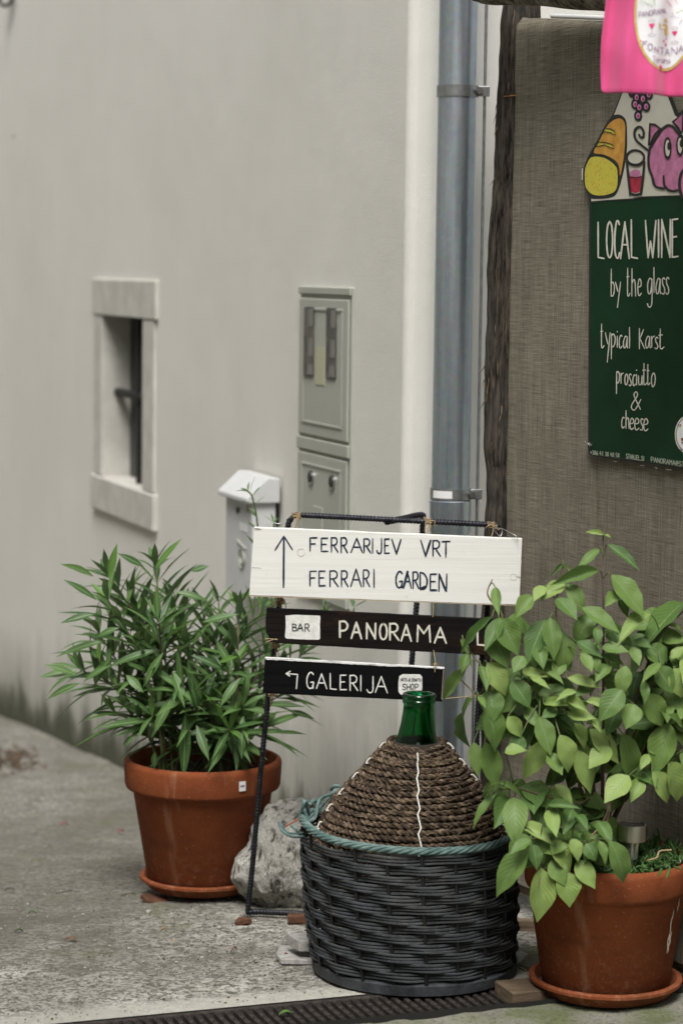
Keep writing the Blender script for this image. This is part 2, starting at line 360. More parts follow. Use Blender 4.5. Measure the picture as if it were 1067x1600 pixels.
# ------------------------------------------------------------------ helpers: mesh builder
WL = {}
def tag(o, label=None, cat=None, group=None, kind=None):
    if label: o['label'] = label
    if cat: o['category'] = cat
    if group: o['group'] = group
    if kind: o['kind'] = kind
    return o
def thing(name, label, cat, loc, group=None):
    o = bpy.data.objects.new(name, None); COL.objects.link(o); o.location = loc; o.empty_display_size = .05
    WL[o.name] = Vector(loc); return tag(o, label, cat, group)
class MB:
    def __init__(s): s.v = []; s.f = []; s.uv = []
    def add(s, vs, fs, uvs=None):
        b = len(s.v); s.v += [Vector(p) for p in vs]; s.f += [tuple(b+i for i in f) for f in fs]
        s.uv += list(uvs) if uvs else [(0, 0)]*len(vs); return s
    def box(s, o, ex, ey, ez):
        """o corner, ex ey ez edge vectors"""
        o, ex, ey, ez = map(Vector, (o, ex, ey, ez))
        vs = [o, o+ex, o+ex+ey, o+ey]; vs += [p+ez for p in vs]
        fs = [(3,2,1,0), (4,5,6,7), (0,1,5,4), (1,2,6,5), (2,3,7,6), (3,0,4,7)]
        if ex.cross(ey).dot(ez) < 0: fs = [tuple(reversed(f)) for f in fs]
        return s.add(vs, fs)
    def prism(s, pts, d):
        """closed polygon extruded by vector d"""
        n = len(pts); d = Vector(d); vs = [Vector(p) for p in pts]+[Vector(p)+d for p in pts]
        return s.add(vs, [tuple(range(n)), tuple(range(2*n-1, n-1, -1))]+[(i, i+n, (i+1) % n+n, (i+1) % n) for i in range(n)])
    def ngon(s, pts): return s.add(pts, [tuple(range(len(pts)))])
    def tube(s, pts, r, sides=8, closed=False, rf=None, caps=True):
        pts = [Vector(p) for p in pts]; n = len(pts)
        if n < 2: return s
        rs = r if hasattr(r, '__len__') else [r]*n
        T = []
        for i in range(n):
            a = pts[(i-1) % n] if closed or i > 0 else pts[i]; b = pts[(i+1) % n] if closed or i < n-1 else pts[i]
            t = (b-a); T.append(t.normalized() if t.length > 1e-9 else Vector((0, 0, 1)))
        u = T[0].orthogonal().normalized(); vs = []; L = 0
        for i in range(n):
            if i: L += (pts[i]-pts[i-1]).length
            u = (u - T[i]*u.dot(T[i])).normalized(); w_ = T[i].cross(u)
            for k in range(sides):
                th = 2*PI*k/sides; rr = rs[i]*(rf(L, th) if rf else 1)
                vs.append(pts[i]+(u*math.cos(th)+w_*math.sin(th))*rr)
        fs = []
        for i in range(n if closed else n-1):
            for k in range(sides):
                a = i*sides+k; b = i*sides+(k+1) % sides; c = ((i+1) % n)*sides+(k+1) % sides; d = ((i+1) % n)*sides+k
                fs.append((a, b, c, d))
        if not closed and caps: fs += [tuple(range(sides-1, -1, -1)), tuple((n-1)*sides+k for k in range(sides))]
        return s.add(vs, fs)
    def lathe(s, prof, c, seg=64, wob=None, closed=False):
        """prof [(r,z)], c centre"""
        vs = []
        for (r, z) in prof:
            for k in range(seg):
                th = 2*PI*k/seg; rr = r*(1+(wob(th, z) if wob else 0))
                vs.append(Vector((c[0]+rr*math.cos(th), c[1]+rr*math.sin(th), c[2]+z)))
        n = len(prof); fs = []
        for i in range(n if closed else n-1):
            for k in range(seg):
                fs.append((i*seg+k, i*seg+(k+1) % seg, ((i+1) % n)*seg+(k+1) % seg, ((i+1) % n)*seg+k))
        return s.add(vs, fs)
    def build(s, name, material, parent=None, origin=None, smooth=False, bevel=0, kind=None, sub=0):
        if parent is not None: O = WL[parent.name] if origin is None else Vector(origin)
        elif origin is not None: O = Vector(origin)
        else:
            O = Vector((sum(p.x for p in s.v)/len(s.v), sum(p.y for p in s.v)/len(s.v), min(p.z for p in s.v)))
        me = bpy.data.meshes.new(name); me.from_pydata([p-O for p in s.v], [], s.f)
        uvl = me.uv_layers.new(name='UVMap'); li = [0]*len(me.loops); me.loops.foreach_get('vertex_index', li)
        flat = []; [flat.extend(s.uv[i]) for i in li]; uvl.data.foreach_set('uv', flat)
        if smooth:
            me.polygons.foreach_set('use_smooth', [True]*len(me.polygons)); me.set_sharp_from_angle(angle=rad(50))
        me.materials.append(material)
        o = bpy.data.objects.new(name, me); COL.objects.link(o)
        if parent is not None: o.parent = parent; o.location = O-WL[parent.name]
        else: o.location = O
        WL[o.name] = O
        if bevel:
            b = o.modifiers.new('bevel', 'BEVEL'); b.width = bevel; b.segments = 2; b.limit_method = 'ANGLE'
        if kind: o['kind'] = kind
        return o
def spline(pts, n=8, closed=False):
    """Catmull-Rom through Vector or tuple points"""
    P = [Vector(p) for p in pts]; out = []; m_ = len(P)
    rng = m_ if closed else m_-1
    for i in range(rng):
        p0 = P[(i-1) % m_] if closed or i > 0 else P[0]*2-P[1]; p1 = P[i]; p2 = P[(i+1) % m_]
        p3 = P[(i+2) % m_] if closed or i+2 < m_ else p2*2-p1
        for k in range(n):
            t = k/n; out.append(.5*((2*p1)+(p2-p0)*t+(2*p0-5*p1+4*p2-p3)*t*t+(3*p1-p0-3*p2+p3)*t**3))
    if not closed: out.append(P[-1])
    return out
def resample(pts, step):
    out = [pts[0]]; acc = 0
    for a, b in zip(pts, pts[1:]):
        L = (b-a).length; t = step-acc
        while t <= L: out.append(a+(b-a)*(t/L)); t += step
        acc = (acc+L) % step
    out.append(pts[-1]); return out

# ================================================================== GROUND
def gsheet(a0, a1, b0, b1, na, nb, mt, name, amp=.004):
    mb = MB(); vs = []
    for j in range(nb+1):
        b = b0+(b1-b0)*j/nb
        for i in range(na+1):
            a = a0+(a1-a0)*i/na; p = ab(a, b)
            e = min(1, max(0, (b-b0)/.03)) if name == 'ground' else 1
            p.z = gz(b)+amp*e*(mn.noise(p*3)*1.5+mn.noise(p*14)*.6+mn.noise(p*45)*.35)
            vs.append(p)
    mb.add(vs, [(j*(na+1)+i, j*(na+1)+i+1, (j+1)*(na+1)+i+1, (j+1)*(na+1)+i) for j in range(nb) for i in range(na)])
    return mb.build(name, mt, origin=(0, 0, 0), smooth=True, kind='structure')
def wgrid(ts, us, f, name, mt):
    mb = MB(); n = len(ts)
    mb.add([f(t, u) for u in us for t in ts], [(j*n+i, j*n+i+1, (j+1)*n+i+1, (j+1)*n+i) for j in range(len(us)-1) for i in range(n-1)])
    return mb.build(name, mt, origin=(0, 0, 0), smooth=True, kind='structure')
def gf(t, u):
    p = ab(t, u); e = min(1, max(0, (u-DR1)/.03))
    p.z = gz(u)+.005*e*(mn.noise(p*2.2)*2+mn.noise(p*12)*.8+mn.noise(p*40)*.5); return p
def steps(a, b, fine0, fine1, df, dc):
    out = [a]; x = a
    while x < b:
        x += df if fine0 <= x < fine1 else dc; out.append(min(x, b))
    return out
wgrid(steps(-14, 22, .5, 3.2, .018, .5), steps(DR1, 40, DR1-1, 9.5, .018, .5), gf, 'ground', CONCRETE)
def pf(t, u):
    p = ab(t, u); p.z = .006+.007*(mn.noise(p*4)+mn.noise(p*16)*.7+mn.noise(p*45)*.4) if u > DR0-.5 else .006
    return p
wgrid(steps(-14, 22, 1.2, 3.2, .02, .5), sorted(set([-25, -15, -5, 0, 2, 3]+[DR0-.5+.02*i for i in range(25)]+[DR0])), pf, 'pavement', MOSSY)
MB().add([ab(-14, DR0, .02), ab(22, DR0, .02), ab(22, DR0, -.09), ab(-14, DR0, -.09), ab(22, DR1, -.09), ab(-14, DR1, -.09), ab(22, DR1, .004), ab(-14, DR1, .004)],
         [(0, 1, 2, 3), (3, 2, 4, 5), (5, 4, 6, 7)]).build('drain_channel', PIT, origin=(0, 0, 0), kind='structure')
# drain grate
ga0, ga1 = 1.15, 2.75
gr = thing('drain_grate', 'black iron slotted drain grate running across the foot of the photo under the wicker basket', 'drain grate', ab(1.8, DR1, 0))
for b0 in (DR0+.002, DR1-.014):
    MB().box(ab(ga0, b0, -.02), A_*(ga1-ga0), B_*.012, (0, 0, .022)).build('rail', GRATE, gr, bevel=.002)
pitch_b = .0225; nb = int((ga1-ga0)/pitch_b)
barm = MB(); wdt = DR1-DR0-.028
barm.box(Vector((0, 0, 0)), (.011, 0, 0), (0, wdt, 0), (0, 0, .016))
for k in range(8): barm.box(Vector((.004, .008+k*wdt/8, .0165)), (.0035, 0, 0), (0, .0035, 0), (0, 0, .0015))
proto = None
for i in range(nb):
    P0 = ab(ga0+.01+i*pitch_b, DR0+.014, -.0165)
    if proto is None:
        proto = barm.build('bar', GRATE, gr, origin=(0, 0, 0)); o = proto
    else: o = proto.copy(); COL.objects.link(o); o.parent = gr
    o.location = P0-WL[gr.name]; o.rotation_euler = (0, 0, math.atan2(A_.y, A_.x)+0); 

# ================================================================== HOUSE
ZT = 5.2
def WA(px, py, off=0): p = wall(px, py, off); return p
def tz(px, py): p = wall(px, py); return (p.dot(B_)-CB, p.z)
house = thing('house', 'pale plastered house wall with rounded corner behind the signs, small stone window at left', 'house', ab(CA, CB, gz(CB)))
(t0, z0), (t1, z1) = tz(250, 438), tz(148, 800)
wT0 = tz(227, 500)[0]; wT1 = tz(163, 500)[0]; wZ1 = tz(195, 495)[1]; wZ0 = tz(195, 756)[1]
oT0, oT1 = tz(248, 600)[0], tz(149, 600)[0]; oZ1 = tz(200, 437)[1]; oZ0 = tz(200, 812)[1]
print('window', wT0, wT1, wZ0, wZ1, 'outer', oT0, oT1, oZ0, oZ1)
def wallp(t, z, d=0): return ab(CA+d, CB+t, z)     # d>0 into the wall
# wall mesh with hole
mb = MB(); TS = [0.03, wT0, wT1, 9, 30]; ZS = [-2.5, wZ0, wZ1, ZT]
for i in range(4):
    for j in range(3):
        if i == 1 and j == 1: continue
        a, b_, c, d = TS[i], TS[i+1], ZS[j], ZS[j+1]
        mb.add([wallp(a, c), wallp(b_, c), wallp(b_, d), wallp(a, d)], [(0, 3, 2, 1)])
# rounded corner + side face
for k in range(6):
    q0, q1 = PI/2*k/6, PI/2*(k+1)/6; r = .03
    def cp(q, z): return ab(CA+r-r*math.cos(q), CB+r-r*math.sin(q), z)
    mb.add([cp(q0, -2.5), cp(q1, -2.5), cp(q1, ZT), cp(q0, ZT)], [(0, 1, 2, 3)])
mb.add([ab(CA+.03, CB, -2.5), ab(CA+9, CB, -2.5), ab(CA+9, CB, ZT), ab(CA+.03, CB, ZT)], [(0, 1, 2, 3)])
mb.add([ab(CA, CB+30, ZT), ab(CA+9, CB+30, ZT), ab(CA+9, CB, ZT), ab(CA, CB, ZT)], [(0, 1, 2, 3)])
mb.build('wall', PLASTER, house, smooth=False)
# reveal
mb = MB(); dp = .105
mb.add([wallp(wT0, wZ0), wallp(wT1, wZ0), wallp(wT1, wZ1), wallp(wT0, wZ1), wallp(wT0, wZ0, dp), wallp(wT1, wZ0, dp), wallp(wT1, wZ1, dp), wallp(wT0, wZ1, dp)],
       [(0, 1, 5, 4), (1, 2, 6, 5), (2, 3, 7, 6), (3, 0, 4, 7)])
mb.build('window_reveal', TRIM, house)
win = MB().box(wallp(wT0, wZ0, dp), B_*(wT1-wT0), A_*.02, (0, 0, wZ1-wZ0)).build('window', BLACK, house)
pr = .014
def stone(name, ta, tb, za, zb, p=pr): return MB().box(wallp(ta, za, -p), B_*(tb-ta), A_*(p+.003), (0, 0, zb-za)).build(name, TRIM, win, bevel=.004)
stone('lintel', oT0, oT1, wZ1, oZ1); stone('sill', oT0, oT1, oZ0, wZ0, pr+.006)
stone('jamb', oT0+.03, wT0, wZ0+.004, wZ1-.004, pr-.004); stone('jamb', wT1, oT1-.015, wZ0+.004, wZ1-.004, pr-.004)
zc = tz(195, 619)[1]
mb = MB().tube([wallp(wT0-.0, zc, .055), wallp(wT1, zc, .055)], .016, 10)
mb.tube([wallp((wT0+wT1)/2-.03, wZ0, .055), wallp((wT0+wT1)/2-.03, wZ1, .055)], .014, 10)
mb.build('window_bar', IRON, win, smooth=True)
sp_ = WA(22, 213, .002); MB().tube([sp_+A_*.004, sp_-A_*.003], .005, 10).build('nail_hole', BLACK, house)
mb = MB()
for q in ([(652, 676), (656, 674), (660, 676), (661, 681), (657, 684)], [(655, 688), (659, 690), (663, 692)]): mb.tube(spline([WA(min(x, 640)-0, y, .001) for x, y in q], 4), .0008, 4) if 0 else None
# iron ring high on the wall
rc = WA(10, -2, .03)
rg = thing('wall_ring', 'iron ring fixed to the pale wall at the very top left', 'ring', rc-Vector((0, 0, .03)))
MB().tube([rc+(B_*math.cos(q)+A_*-.2*math.cos(q))*.07+Vector((0, 0, math.sin(q)*.03)) for q in [2*PI*i/32 for i in range(32)]], .008, 8, closed=True).build('ring', IRON, rg, smooth=True)
MB().tube([rc+Vector((0, 0, .03)), rc+Vector((0, 0, .03))+A_*.05], .008, 8).build('hook', IRON, rg, smooth=True)

# unseen houses added to block low sky light: across the lane, behind the viewer
def added_house(a0, a1, b0, b1, zt, label):
    t = thing('added_blocker_house', label, 'house', ab((a0+a1)/2, (b0+b1)/2, 0))
    MB().box(ab(a0, b0, -3), A_*(a1-a0), B_*(b1-b0), (0, 0, zt+3)).build('wall', PLASTER, t)
    MB().prism([ab(a0-.4, b0-.4, zt), ab(a1+.4, b0-.4, zt), ab((a0+a1)/2, b0-.4, zt+1.8)], B_*(b1-b0+.8)).build('roof', TERRA, t)
    return t
added_house(CA-9.5, CA-3.6, -9, 30, 4.6, 'added plastered house across the lane to the left, outside the picture, blocking low sky light')
added_house(CA-3.0, CA+9, -12, -5.5, 4.8, 'added plastered house behind the viewer, outside the picture, blocking low sky light')
# ------------------------------------------------------------------ meter cabinet
cT1, cZ1 = tz(473, 447); cT0 = tz(554, 449)[0]; cZ0 = tz(545, 952)[1]
zm1 = tz(510, 690)[1]; zm0 = tz(510, 706)[1]
cab = thing('meter_cabinet', 'grey green electric meter cabinet set flush in the pale wall, above the white direction board', 'meter cabinet', wallp((cT0+cT1)/2, cZ0))
def cbox(name, ta, tb, za, zb, d0, d1, m_, par=cab, bev=.003):
    return MB().box(wallp(ta, za, -d1), B_*(tb-ta), A_*(d1-d0), (0, 0, zb-za)).build(name, m_, par, bevel=bev)
cbox('back_frame', cT0, cT1, cZ0, cZ1, -.002, .006, CABGREY)
fr = .022
cbox('top_rail', cT0, cT1, cZ1-.022, cZ1, .007, .014, CABGREY); cbox('middle_rail', cT0, cT1, zm0-.003, zm1+.003, .007, .015, CABGREY)
cbox('bottom_rail', cT0, cT1, cZ0, cZ0+.03, .007, .014, CABGREY)
du = cbox('upper_door', cT0+.012, cT1-.012, zm1+.012, cZ1-.034, .0065, .014, CABGREY)
dl = cbox('lower_door', cT0+.012, cT1-.012, cZ0+.036, zm0-.012, .0065, .014, CABGREY)
def trim(par, za, zb, name):
    ta, tb = cT0+.05, cT1-.05
    mb = MB()
    for (a, b_, c, d) in ((ta, tb, zb-.008, zb), (ta, tb, za, za+.008), (ta, ta+.012, za+.0085, zb-.0085), (tb-.012, tb, za+.0085, zb-.0085)):
        mb.box(wallp(a, c, -.0172), B_*(b_-a), A_*.003, (0, 0, d-c))
    mb.build(name, CABGREY, par, bevel=.002)
trim(du, zm1+.045, cZ1-.06, 'raised_border'); trim(dl, cZ0+.07, zm0-.04, 'raised_border')
for (xa, xb, ya, yb) in ((484, 499, 479, 588), (519, 534, 481, 592)):
    ta, tb = tz(xb, 500)[0], tz(xa, 500)[0]; zt = tz((xa+xb)/2, ya)[1]; zb = tz((xa+xb)/2, yb)[1]
    cbox('meter_window', ta, tb, zb, zt, .0142, .019, METERWIN, du, .002)
    hh = zt-zb
    for (u0, u1, v0, v1) in ((.55, 1, .72, .97), (.55, 1, .30, .55), (.5, 1, .03, .18)):
        cbox('meter_part', ta+(tb-ta)*(1-u1), ta+(tb-ta)*(1-u0), zb+hh*v0, zb+hh*v1, .0192, .0202, METERWIN2, du, 0)
ta, tb = tz(514.5, 570)[0], tz(501, 570)[0]; cbox('paper_label', ta, tb, tz(507, 601)[1], tz(507, 542)[1], .0142, .016, YELLOW, du, 0)
for (x, y) in ((487, 746), (520, 753)):
    p = WA(x, y, .014)
    MB().tube([p, p-A_*.006], .022, 20).build('lock_knob', CHROME, dl, smooth=True)
    k_ = MB().tube([p-A_*.0062, p-A_*.008], .015, 16).build('lock_core', BLACK, dl, smooth=True)
cbox('label_holder', tz(512, 800)[0], tz(498, 800)[0], tz(505, 835)[1], tz(505, 792)[1], .0145, .018, CABGREY, dl, 0)

# ------------------------------------------------------------------ mailbox
mT0 = tz(433, 790)[0]; Dm = .115
# near side face spans px 390..431 ; front face px 353..390
Dm = .075; pN = WA(431, 800, .02); tN = pN.dot(B_)-CB
pf_ = WA(353, 800, Dm+.02); tF = pf_.dot(B_)-CB
zt = atY(410, 779, pN.y).z; zr = atY(400, 757, pN.y).z; zb = atY(410, 935, pN.y).z
mbx = thing('mailbox', 'white metal letterbox with sloping lid on the wall behind the oleander', 'mailbox', wallp((tN+tF)/2, zb, -.05))
def mpt(t, d, z): return wallp(t, z, -d)
MB().box(mpt(tN, .02+Dm, zb), B_*(tF-tN), A_*Dm, (0, 0, zt-zb+.01)).build('body', WHITEMETAL, mbx, bevel=.004)
ov = .014
pts = [mpt(tN-ov, .012, zt-.012), mpt(tN-ov, .012, zr+.02), mpt(tN-ov, .05, zr+.022), mpt(tN-ov, .02+Dm+ov*1.6, zt+.002), mpt(tN-ov, .02+Dm+ov*1.6, zt-.012)]
MB().prism(pts, B_*(tF-tN+2*ov)).build('lid', WHITEMETAL, mbx, bevel=.003)
MB().box(mpt(tN+.03, .019, zb+.03), B_*(tF-tN-.06), A_*.022, (0, 0, zt-zb-.02)).build('back_plate', BLACK, mbx)
p = WA(373, 797, .02+Dm); MB().tube([p-A_*.001, p-A_*.006], .010, 14).build('keyhole', BLACK, mbx)
def mq(xa, xb, ya, yb, m_, name, e=.0015):
    a, b_, c = WA(xa, (ya+yb)/2, .02+Dm), WA(xb, (ya+yb)/2, .02+Dm), 0
    ta, tb = a.dot(B_)-CB, b_.dot(B_)-CB; za = WA((xa+xb)/2, yb, .02+Dm).z; zb_ = WA((xa+xb)/2, ya, .02+Dm).z
    MB().box(mpt(tb, .02+Dm+e, za), B_*(ta-tb), A_*(e-.0005), (0, 0, zb_-za)).build(name, m_, mbx)
mq(375, 387, 818, 830, STICKER, 'name_plate'); mq(386, 389, 783, 800, two('faded_red_print', (.35, .2, .17), (.5, .4, .36), 60), 'red_mark')
# raised post horn emblem
c0 = WA(379, 862, .02+Dm)
mb = MB()
for k, rr in enumerate((.03, .017)):
    mb.tube([c0-A_*.002+B_*math.cos(q)*rr+Vector((0, 0, math.sin(q)*rr-.02)) for q in [2*PI*i/24 for i in range(24)]], .003, 6, closed=True)
mb.tube([c0-A_*.002+B_*.05+Vector((0, 0, .03)), c0-A_*.002+B_*-.04+Vector((0, 0, .012))], .004, 6)
mb.build('horn_emblem', CABGREY, mbx, smooth=True)

# ------------------------------------------------------------------ drainpipe
YP = 6.24
def pipe_c(py, xl, xr): return atY((xl+xr)/2, py, YP)
pt, pb_ = pipe_c(0, 686, 746), pipe_c(760, 675, 735)
X0 = (pt.x+pb_.x)/2; rp = 61/2*YP/FPX/math.cos(rad(3))
zj = atY(705, 775, YP).z
dpipe = thing('drainpipe', 'zinc grey round drainpipe rising beside the house corner', 'drainpipe', Vector((X0, YP, gz(YP))))
MB().lathe([(rp, zj-.02), (rp, zj+1.2), (rp*1.0, 4.9)], (X0, YP, 0), 48).build('upper_pipe', ZINC, dpipe, smooth=True)
MB().lathe([(rp*.86, -.1), (rp*.96, zj-.11), (rp*1.06, zj-.085), (rp*1.075, zj-.02), (rp*1.09, zj-.012), (rp*1.0, zj-.008)], (X0, YP, 0), 48).build('lower_pipe', ZINC, dpipe, smooth=True)
xr_ = atY(752, 400, YP).x
for (py, st) in ((143, 0), (771, 1), (-650, 0)):
    z = atY(715, py, YP).z
    br = MB().lathe([(rp*1.02, -.012), (rp*1.06, -.014), (rp*1.06, .014), (rp*1.02, .012)], (X0, YP, z), 48).build('bracket', STEELBAND, dpipe, smooth=True)
    MB().box((X0+rp*1.0, YP-.02, z-.013), (xr_-X0-rp+.012, 0, 0), (0, .005, 0), (0, 0, .026)).build('lug', STEELBAND, br, bevel=.001)
    MB().tube([(xr_-.014, YP-.022, z), (xr_-.014, YP-.038, z)], .009, 6).build('bolt', CHROME, br)
    MB().box((X0+rp*.3, YP+rp*.9, z-.01), (.012, 0, 0), (0, .1, 0), (0, 0, .02)).build('wall_stay', STEELBAND, br)
    if st:
        mb = MB(); n_ = 10; vs = []
        for i in range(n_+1):
            q = rad(212+ i*60/n_); vs += [Vector((X0+rp*1.075*math.cos(q), YP+rp*1.075*math.sin(q), z-.009)), Vector((X0+rp*1.075*math.cos(q), YP+rp*1.075*math.sin(q), z+.010))]
        mb.add(vs, [(2*i, 2*i+2, 2*i+3, 2*i+1) for i in range(n_)]); mb.build('sticker', STICKER, br)
rodt = MB().tube([(xr_, YP-.01, -.1), (xr_, YP-.01, 4.9)], .0042, 8)
o = rodt.build('conductor_rod', STEELBAND, smooth=True); tag(o, 'thin steel lightning rod clamped upright beside the drainpipe', 'metal rod')

# ------------------------------------------------------------------ timber post and beam
YPO = 6.12
ctl = [(-60, 818), (10, 814), (60, 811), (150, 806), (300, 797), (400, 791), (450, 788), (600, 785), (700, 784), (800, 786), (950, 781), (1150, 777), (1430, 772)]
base = [atY(x, y, YPO) for y, x in ctl]; pts = resample(spline(base, 6), .012)
rr = [ .045+.010*mn.noise(Vector((p.z*4, 1, 0)))+.004*mn.noise(Vector((p.z*16, 4, 0))) for p in pts]
def barkf(L, th): return 1+.10*mn.noise(Vector((math.cos(th)*1.6, math.sin(th)*1.6, L*3)))+.06*mn.noise(Vector((math.cos(th)*7, math.sin(th)*7, L*5)))
o = MB().tube(pts, rr, 44, rf=barkf).build('timber_post', BARK, origin=(pts[-1].x, YPO, 0), smooth=True)
tag(o, 'dark rough bark post standing between the drainpipe and the linen screen', 'wooden post')
pw = thing('binding_wire', 'thin orange wire wound round the bark post', 'wire', atY(793, 150, YPO))
c = atY(804, 150, YPO); MB().tube([c+Vector((math.cos(q)*.052+.012, math.sin(q)*.052, .004*math.sin(q*1.3))) for q in [2*PI*i/30 for i in range(30)]], .0014, 5, closed=True).build('loop', two('orange_wire', (.45, .17, .05), (.5, .2, .07), 30, .6, 0), pw)
# peeling splinters
spl = MB()
for i in range(20):
    j = R.randrange(10, len(pts)-12); th = R.uniform(PI*.85, PI*1.5); e = Vector((math.cos(th), math.sin(th), 0)); p0 = pts[j]+e*rr[j]*.95
    L_ = R.uniform(.02, .07); q = [p0, p0+Vector((0, 0, -L_*.5))+e*.006, p0+Vector((R.uniform(-.006, .004), 0, -L_))+e*R.uniform(.008, .018)]
    spl.tube(q, [.0022, .0016, .0004], 4)
_o = spl.build('bark_slivers', two('bark_sliver', (.05, .038, .028), (.20, .15, .10), 60, .9, .3), o, kind='stuff')
for i in range(16):
    j = R.randrange(20, len(pts)-10); th = R.uniform(PI*.9, PI*1.5); p0 = pts[j]+Vector((math.cos(th), math.sin(th), 0))*rr[j]*.98
    pass
b0, b1 = atY(752, -28, 6.0), atY(1250, -2, 5.0)
bp = resample([b0, b1], .02)
o = MB().tube(bp, [.05+.006*mn.noise(Vector((i*.12, 0, 3))) for i in range(len(bp))], 36, rf=lambda L, th: 1+.08*mn.noise(Vector((math.cos(th)*3, math.sin(th)*3, L*6)))).build('timber_beam', LOG, smooth=True, origin=(b0+b1)/2)
o.rotation_euler = (0, 0, 0); tag(o, 'peeled grey log lying across the top edge above the linen screen', 'wooden beam')

# ------------------------------------------------------------------ linen screen
dL = Vector((.413, -.911, 0)).normalized(); nL = Vector((-dL.y*-1, 0, 0)); nL = Vector((dL.y, -dL.x, 0))  # towards camera
if nL.dot(CP-Vector((.43, 6.1, 0))) < 0: nL = -nL
L0 = atY(800, 700, 6.1)
def LP(px, py, off=0): return hit(px, py, L0+nL*off, nL)
def Lst(px, py): p = LP(px, py); return ((p-L0).dot(dL), p.z)
def Lp(s_, z, off=0): q = L0+dL*s_+nL*off; return Vector((q.x, q.y, z))
s0 = Lst(803, 250)[0]; (sa, za), (sb, zb2) = Lst(812, 27), Lst(945, 33)
def ztop(s_): return za+(zb2-za)*(s_-sa)/(sb-sa)
screen = thing('linen_screen', 'tall frame covered in brown linen cloth carrying the green wine sign', 'fabric screen', Lp(.5, .02))
mb = MB(); ns, nz = 90, 110; vs = []; uvs = []
for j in range(nz+1):
    for i in range(ns+1):
        s_ = s0+1.25*i/ns; z = .06+(ztop(s_)-.06)*j/nz
        off = .005*mn.noise(Vector((s_*6, z*.9, 0)))+.0025*mn.noise(Vector((s_*20, z*2.5, 5)))
        e = min(i/ns*1.25, (nz-j)/nz*2.3); off -= .012*max(0, 1-e/.012)**2
        off += -.010*math.exp(-((s_-s0-.47)/.016)**2)*(.5+.5*j/nz)
        vs.append(Lp(s_, z, .02+off)); uvs.append((s_, z))
mb.add(vs, [(j*(ns+1)+i, j*(ns+1)+i+1, (j+1)*(ns+1)+i+1, (j+1)*(ns+1)+i) for j in range(nz) for i in range(ns)], uvs)
# wrapped side and top returns
e1 = [Lp(s0, .06+(ztop(s0)-.06)*j/10, .009) for j in range(11)]
for j in range(10):
    z0_, z1_ = e1[j].z, e1[j+1].z
    mb.add([e1[j], e1[j+1], e1[j+1]-nL*.03, e1[j]-nL*.03], [(0, 1, 2, 3)], [(0, z0_), (0, z1_), (.03, z1_), (.03, z0_)])
mb.add([Lp(s0, ztop(s0), .008), Lp(s0+1.25, ztop(s0+1.25), .008), Lp(s0+1.25, ztop(s0+1.25), -.022), Lp(s0, ztop(s0), -.022)], [(0, 1, 2, 3)], [(0, 0), (1.25, 0), (1.25, .03), (0, .03)])
mb.build('linen', LINEN, screen, smooth=True)
for (q0, q1) in ((s0+.004, s0+.04), (s0+1.2, s0+1.24)):
    MB().box(Lp(q0, .02, -.02), dL*(q1-q0), nL*.022, (0, 0, ztop(q0)-.04)).build('frame_post', WOODB, screen)
MB().box(Lp(s0+.04, .03, -.02), dL*1.16, nL*.022, (0, 0, .04)).build('frame_rail', WOODB, screen)
wt = MB().tube([LP(862, 25, -.03), LP(960, 29, -.03)], .006, 10).build('white_tube', WHITEMETAL, smooth=True)
tag(wt, 'short white tube lying along the top of the linen screen', 'tube')

